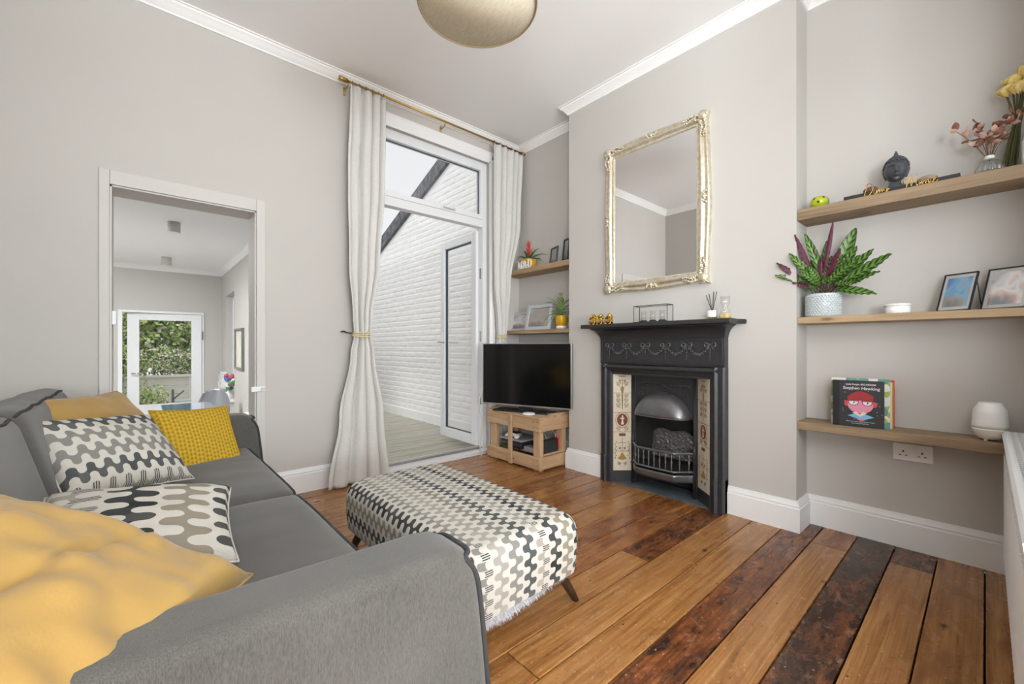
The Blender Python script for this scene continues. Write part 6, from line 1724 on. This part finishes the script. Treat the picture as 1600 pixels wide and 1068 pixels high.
# cut-out letters
ml = thing('letter_sign', 'white cut-out letters M&D standing before the yellow pot', 'sign', (2.688, onX(826, 416, 2.688).y, L1))
M_let = mat('white_letter', S(240, 238, 232), .5)
def letter_polys(ch):
    W = {'M': [[(0, 0), (.16, 0), (.16, .05), (0, .05)], [(.05, .0), (.10, .0), (.14, .95), (.10, 1), (.06, 1)], [(.04, .95), (.18, .95), (.45, .12), (.40, .0)], [(.40, 0), (.46, .0), (.74, .95), (.62, .95)], [(.62, 0), (.78, 0), (.78, 1), (.66, 1)], [(.54, 0), (.86, 0), (.86, .05), (.54, .05)], [(-.02, .95), (.16, .95), (.16, 1), (-.02, 1)], [(.66, .95), (.86, .95), (.86, 1), (.66, 1)]],
         'D': [[(.08, 0), (.22, 0), (.22, 1), (.08, 1)], [(0, 0), (.3, 0), (.3, .05), (0, .05)], [(0, .95), (.3, .95), (.3, 1), (0, 1)]] +
              [[(.26 + .38 * math.cos(a), .5 + .45 * math.sin(a)), (.26 + .38 * math.cos(b_), .5 + .45 * math.sin(b_)), (.26 + .52 * math.cos(b_), .5 + .5 * math.sin(b_)), (.26 + .52 * math.cos(a), .5 + .5 * math.sin(a))] for a, b_ in [(-PI / 2 + PI * i / 12, -PI / 2 + PI * (i + 1) / 12) for i in range(12)]]}
    return W[ch]
ly = onX(809, 416, 2.688).y; lh = .080
for ch, off in (('M', 0.0), ('D', .130)):
    mb = MB()
    for q in letter_polys(ch): mb.prism([(ly - off - x_ * lh * .92, L1 + z_ * lh) for x_, z_ in q], 'x', 2.684, 2.694)
    mb.build('letter', M_let, ml)
t = text_mb('&', lh * 1.32, .005, 0, 'LEFT', .0006); t.v = [Vector((2.689 + q.z, ly - .064 - q.x, L1 + .001 + q.y)) for q in t.v]; t.build('letter', M_let, ml, fixn=False)
# dark frames on the upper shelf
def block_frame(name, label, x0, y0, y1, h_, z, m, mp, lean, mt=.014, grp=None, rz=0):
    t = thing(name, label, 'photo frame', (x0, (y0 + y1) / 2, z), 0, grp); hw = (y1 - y0) / 2
    M = Matrix.Translation((x0, (y0 + y1) / 2, z)) @ Matrix.Rotation(rz, 4, 'Z') @ Matrix.Rotation(lean, 4, 'Y')
    for a in ((-hw, -hw + mt, 0, h_), (hw - mt, hw, 0, h_), (-hw + mt, hw - mt, 0, mt), (-hw + mt, hw - mt, h_ - mt, h_)): MB().box(-.010, .008, *a, M=M).build('frame_bar', m, t, bevel=.002)
    mb = MB(); mb.add([M @ Vector((0, s1 * (hw - mt), h_ / 2 + s2 * (h_ / 2 - mt))) for s1, s2 in ((1, -1), (-1, -1), (-1, 1), (1, 1))], [(0, 1, 2, 3)], [(0, 0), (1, 0), (1, 1), (0, 1)]); mb.build('photograph', mp, t, fixn=False)
    MB().box(.002, .006, -hw + mt * .5, hw - mt * .5, mt * .5, h_ - mt * .5, M=M).build('backing', M_black, t)
    return t
M_dgr = mat('charcoal_frame', S(64, 72, 78), .5)
a, b_ = onX(858, 405, 2.75), onX(876, 400, 2.75)
block_frame('photo_frame', 'charcoal box photo frame beside the red flowered plant', 2.73, b_.y, a.y, .150, L1, M_dgr, PH3, .12, .012, 'frames on the upper left shelf', math.radians(-22))
a, b_ = onX(878, 400, 2.77), onX(893, 395, 2.77)
block_frame('photo_frame', 'tall charcoal photo frame against the chimney side', 2.775, 2.385, 2.475, .215, L1, M_dgr, PH3, .1, .014, 'frames on the upper left shelf', math.radians(-16))
M_sfr = mat('hammered_silver_frame', S(206, 210, 214), .4, .35, bump=.8, bscale=110)
a, b_ = onX(797, 512, 2.74), onX(824, 511, 2.74)
block_frame('photo_frame', 'pale silver landscape frame half behind the taller one', 2.76, b_.y, a.y + .04, .180, L2, M_sfr, PH2, .18, .022, 'silver frames above the television', math.radians(-4))
a, b_ = onX(822, 512, 2.72), onX(858, 511, 2.72)
block_frame('photo_frame', 'silver portrait frame beside the pineapple plant', 2.72, b_.y, a.y, .235, L2, M_sfr, PH3, .2, .030, 'silver frames above the television', math.radians(5))
# pineapple plant
p = onX(877, 505, 2.745); py = min(p.y, 2.40); py = p.y
pn = thing('pineapple_plant', 'miniature pineapple plant in a yellow and white pot', 'plant', (2.745, py, L2))
yellow_pot(pn, (2.745, py, L2 + .025), .050, .090, M_ypot, .3)
MB().lathe([(0, 0), (.040, 0), (.043, .026), (0, .026)], (2.745, py, L2), 28, sq=.3).build('pot_base', MATS['white_ceramic'], pn)
M_pin = mat('pineapple_leaf', S(146, 176, 106), .5, vary=.2, vscale=14)
for k in range(26):
    an = k * 2.4; el = .15 + .042 * k
    if math.sin(an) < -.3: sc = .75
    else: sc = 1.0
    strap_leaf((2.745, py, L2 + .105 + .003 * k), (math.cos(an) * math.cos(el), math.sin(an) * math.cos(el), math.sin(el)), rnd.uniform(.16, .21) * sc, .015, 1.7 - .03 * k, k).build('leaf', M_pin, pn, fixn=False)
MB().tube([(2.745, py, L2 + .08), (2.745, py, L2 + .22)], .006, 8).build('stalk', M_pin, pn)
mb = MB()
for i in range(7):
    for j in range(9):
        an = 2 * PI * (j + .5 * (i % 2)) / 9; r_ = .017 * math.sin(PI * (i + 1.2) / 8.6)
        mb.ball((2.745 + r_ * math.cos(an), py + r_ * math.sin(an), L2 + .215 + .010 * i), (.007, .007, .007), 6, 5)
o = mb.build('fruit', mat('green_pineapple', S(126, 130, 82), .6, vary=.25, vscale=60), pn); o['kind'] = 'stuff'
for k in range(12):
    an = k * 2.4; el = .7 + .06 * k
    strap_leaf((2.745, py, L2 + .285), (math.cos(an) * math.cos(el), math.sin(an) * math.cos(el), math.sin(el)), .04, .008, .5, k, 7).build('crown_leaf', M_pin, pn, fixn=False)

# ================================================================== kitchen things
def spot(px, py_, label, r, h_):
    a = ray(px, py_); t_ = (KC - 1) / a[2]; c = (a[0] * t_, a[1] * t_, 0)
    t = thing('ceiling_spot', label, 'ceiling light', (c[0], c[1], KC - h_), 0, 'kitchen ceiling spots')
    MB().lathe([(r, KC - h_), (r, KC)], c, 28).build('housing', mat('spot_grey', S(190, 188, 184), .5), t)
    MB().lathe([(0, KC - h_ - .001), (r * .75, KC - h_ - .001), (r * .9, KC - h_ - .003), (r, KC - h_ - .003), (r, KC - h_)], c, 28).build('lens_ring', mat('spot_white', S(240, 240, 238), .3), t)
spot(272, 347, 'cylindrical grey ceiling spotlight nearer the doorway in the kitchen', .052, .105)
spot(260, 402, 'cylindrical grey ceiling spotlight nearer the garden door', .055, .115)
# picture on the kitchen wall
ya, yb = onX(382, 540, KX).y, onX(370, 540, KX).y; za, zb = onX(376, 577, KX).z, onX(376, 513, KX).z
kp = thing('wall_picture', 'silver framed picture on the kitchen side wall', 'picture', (KX, (ya + yb) / 2, za))
for a in ((ya, ya + .03, za, zb), (yb - .03, yb, za, zb), (ya + .03, yb - .03, za, za + .03), (ya + .03, yb - .03, zb - .03, zb)): MB().box(KX - .035, KX, *a).build('frame_bar', mat('pewter_frame', S(136, 138, 132), .35, .5), kp, bevel=.004)
MB().box(KX - .012, KX - .004, ya + .03, yb - .03, za + .03, zb - .03).build('print', mat('pale_print_paper', S(220, 218, 206), .5, vary=.1, vscale=8), kp)
# table and chair
KT = KF + .75
p = onZ(285, 632, KT); 
dt = thing('dining_table', 'glossy blue topped table in the kitchen', 'table', (p.x + .05, p.y + .1, KF))
c0 = onZ(258, 641, KT); c1 = onZ(318, 627, KT)
tx0, tx1, ty0, ty1 = c0.x - .02, c0.x + .85 * .78, c0.y - .25, c1.y - .05
tx1 = min(tx1, .62)
MB().box(tx0, tx1, ty0, ty1, KT - .025, KT).build('table_top', mat('glossy_blue_top', S(80, 116, 170), .08, coat=1.0), dt, bevel=.004)
for x_ in (tx0 + .05, tx1 - .05):
    for y_ in (ty0 + .06, ty1 - .06): MB().tube([(x_, y_, KF), (x_, y_, KT - .02)], [.014, .02], 10).build('leg', M_upvc, dt)
def kchair(pos, rz, label):
    t = thing('dining_chair', label, 'chair', (pos[0], pos[1], KF), rz, 'kitchen dining chairs')
    m = mat('silver_plastic_shell', S(168, 172, 178), .2, .55)
    mb = MB()
    def sb(a, b_):
        x_ = (a - .5) * .42; w = 1 - .35 * max(0, b_ - .6) * 2.0
        return (x_ * w, .21 + .05 * b_ - .09 * (2 * a - 1) ** 2, .44 + .40 * b_ - .05 * abs(2 * a - 1) ** 3 * b_)
    mb.grid(sb, 18, 14); mb.build('backrest', m, t, local=True, fixn=False, thick=.012)
    mb = MB()
    def st_(a, b_): return ((a - .5) * .42, -.2 + .42 * b_, .445 - .02 * math.sin(PI * a) * math.sin(PI * b_))
    mb.grid(st_, 12, 12); mb.build('seat', m, t, local=True, fixn=False, thick=.014)
    for sx in (-1, 1):
        for sy in (-1, 1): MB().tube([(sx * .20, sy * .19, 0), (sx * .15, sy * .14, .44)], .011, 8).build('leg', M_chrome, t, local=True)
q = onZ(326, 607, KF + .84)
kchair((q.x - .05, q.y - .2), math.radians(-40), 'silver shell dining chair at the kitchen table')
# toy rack and flowers on the kitchen sill
s0 = Vector((KX + .01, (wa0 + wa1) / 2 - .05, za0))
bs = thing('wire_basket', 'white wire rack tilted on the kitchen window sill', 'basket', (KX - .05, wa1 - .05, za0))
e0, e1 = onX(339, 582, KX - .06), onX(352, 612, KX - .06); yb0 = wa1 + .02
for k in range(7):
    f = k / 6; yy = onX(339 + 14 * f, 590, KX - .06).y
    zt_ = onX(339 + 14 * f, 583 - 3 * f, KX - .06).z
    MB().tube([(KX - .06, yy, zt_), (KX - .045, yy - .25 * (1 - f * .6), za0 + .01)], .009, 6).build('wire', M_upvc, bs)
for f in (0, .5, .98):
    z_ = za0 + .01 + (onX(345, 582, KX - .06).z - za0) * f
    MB().tube([(KX - .055, onX(339 + 6 * (1 - f), 590, KX - .06).y - .1 * (1 - f), z_), (KX - .055, onX(353, 590, KX - .06).y, z_ + .02)], .010, 6).build('cross_wire', M_upvc, bs)
rnd = random.Random(9)
fy = onX(360, 600, KX - .03).y
fl_ = thing('flower_bunch', 'small bunch of blue and green flowers on the kitchen sill', 'flowers', (KX - .02, fy, za0))
MB().lathe([(0, 0), (.05, 0), (.06, .10), (.045, .13)], (KX - .02, fy, za0), 16).build('vase', MATS['white_ceramic'], fl_)
for k in range(16):
    m_ = [mat('petal_blue', S(86, 110, 190), .6), mat('leaf_fresh', S(96, 150, 70), .6), mat('petal_white', S(230, 230, 236), .6), mat('petal_pink', S(200, 90, 120), .6)][k % 4]
    q = Vector((KX - .03 + rnd.uniform(-.06, .03), fy + rnd.uniform(-.14, .14), za0 + .15 + rnd.uniform(0, .22)))
    mb = MB(); mb.ball(q, (.035, .04, .035), 8, 6)
    for w in mb.v: w += (w - q) * .5 * noise.noise(w * 40)
    mb.build('bloom', m_, fl_)

# ================================================================== garden beyond the kitchen
M_grass = mat('garden_ground', S(150, 156, 120), .9, vary=.2, vscale=5)
mb = MB(); mb.box(-6, 6, KY + .2, 22, KF - .25, KF - .15); struct('garden_floor', mb, M_grass)
FYy = 11.6; fz = onY(250, 586, FYy).z
fe = thing('garden_fence', 'low pale boarded garden fence behind the kitchen door', 'fence', (0, FYy, KF - .15))
zz0 = KF - .15; nb_ = 5; hh = (fz - .05 - zz0) / nb_
M_fen = wood_mat('whitewashed_board', S(244, 240, 236), S(228, 222, 218), S(236, 231, 227), axis=0, rough=.85, bump=.15, knots=False)
for k in range(nb_): MB().box(-3.2, 2.2, FYy, FYy + .03, zz0 + k * hh + .004, zz0 + (k + 1) * hh - .004).build('board', M_fen, fe, bevel=.004, seg=1)
for x_ in (-2.8, -1.6, -.4, .12, .8, 2.0): MB().box(x_, x_ + .09, FYy - .03, FYy, zz0, fz - .02).build('post', M_fen, fe, bevel=.005, seg=1)
MB().box(-3.2, 2.2, FYy - .05, FYy + .06, fz - .05, fz).build('cap_rail', M_fen, fe, bevel=.005)
LF = [mat('hedge_leaf_light', S(206, 214, 150), .6), mat('hedge_leaf_mid', S(146, 178, 92), .6), mat('hedge_leaf_dark', S(90, 126, 60), .6), mat('blossom_pale', S(236, 226, 216), .7)]
def shrub(label, c, r, n_, seed, mix, leaf=.07):
    t = thing('garden_shrub', label, 'shrub', (c[0], c[1], KF - .15), 0, 'garden shrubs')
    rn = random.Random(seed); mb = MB(); lobes = [(Vector((rn.uniform(-.7, .7) * r[0], rn.uniform(-.5, .5) * r[1], rn.uniform(-.6, .7) * r[2])), rn.uniform(.35, .6)) for _ in range(14)]
    for i in range(n_):
        lo, s_ = rn.choice(lobes); d = Vector((rn.gauss(0, 1), rn.gauss(0, 1), rn.gauss(0, 1))).normalized()
        p_ = Vector(c) + lo + Vector((d.x * r[0] * s_, d.y * r[1] * s_, d.z * r[2] * s_))
        p_.z = max(p_.z, KF - .12)
        a_ = Vector((rn.uniform(-1, 1), rn.uniform(-1, 1), rn.uniform(-1, 1))).normalized() * leaf * rn.uniform(.6, 1.3); b2 = a_.orthogonal().normalized() * leaf * .35
        mb.cm = rn.choices(range(4), mix)[0]
        mb.add([p_ - a_ * .5, p_ + b2, p_ + a_ * .5, p_ - b2], [(0, 1, 2, 3)])
    o = mb.build('foliage', LF, t, fixn=False); o['kind'] = 'stuff'
    for k in range(4): MB().tube([(c[0] + .1 * (k - 1.5), c[1], KF - .15), (c[0] + .25 * (k - 1.5), c[1] + .1, c[2])], [.035, .015], 7).build('stem', mat('shrub_bark', S(110, 90, 70), .9), t)
gx = onY(260, 540, 13.0).x
shrub('tall pale green flowering shrub behind the garden fence', (gx - .3, 13.2, 1.6), (1.7, .8, 1.5), 9000, 1, (4, 3, 1.2, 1.6), .12)
shrub('tallest pale shrub at the left behind the garden fence', (gx - 1.5, 13.8, 1.9), (1.2, .7, 1.4), 6000, 12, (4, 3, 1, 1), .13)
shrub('darker green shrub at the right behind the garden fence', (gx + 1.3, 13.6, 1.1), (1.5, .8, 1.5), 7000, 2, (3.5, 4, 1.8, .8), .12)
shrub('low shrub with white blossom just over the fence', (gx + .25, 12.4, .45), (1.2, .35, .45), 3600, 3, (1.5, 2, 2.5, 3), .07)
q = onY(222, 622, 10.4); shrub('small bright shrub in front of the garden fence', (q.x, 10.4, q.z - .1), (.34, .3, .30), 1300, 4, (3, 3, 1, .4), .05)
q = onY(190, 560, 11.0); shrub('pale climbing shrub seen through the gap of the garden door', (q.x - .1, 11.2, q.z), (.4, .3, .9), 1500, 6, (4, 3, 1, .8), .06)
# garden bench
q = onY(270, 618, 10.6)
gb_ = thing('garden_bench', 'grey metal garden bench in front of the fence', 'bench', (q.x + .3, 10.6, KF - .15))
M_ben = mat('grey_bench_metal', S(120, 126, 136), .5, .3)
zt_ = onY(270, 608, 10.6).z; zs_ = onY(270, 624, 10.6).z
for x_ in (q.x, q.x + .95):
    MB().box(x_ - .02, x_ + .02, 10.58, 10.62, KF - .15, zt_).build('upright', M_ben, gb_)
    MB().tube([(x_, 10.6, zs_), (x_ + .16, 10.42, zt_ - .02)], .015, 8).build('brace', M_ben, gb_)
for k in range(3): MB().box(q.x + .02, q.x + .93, 10.30 + .09 * k, 10.37 + .09 * k, zs_ - .03, zs_).build('slat', mat('bench_slat', S(206, 208, 212), .5), gb_)
for x_ in (q.x, q.x + .95): MB().box(x_ - .02, x_ + .02, 10.30, 10.34, KF - .15, zs_ - .03).build('leg', M_ben, gb_)
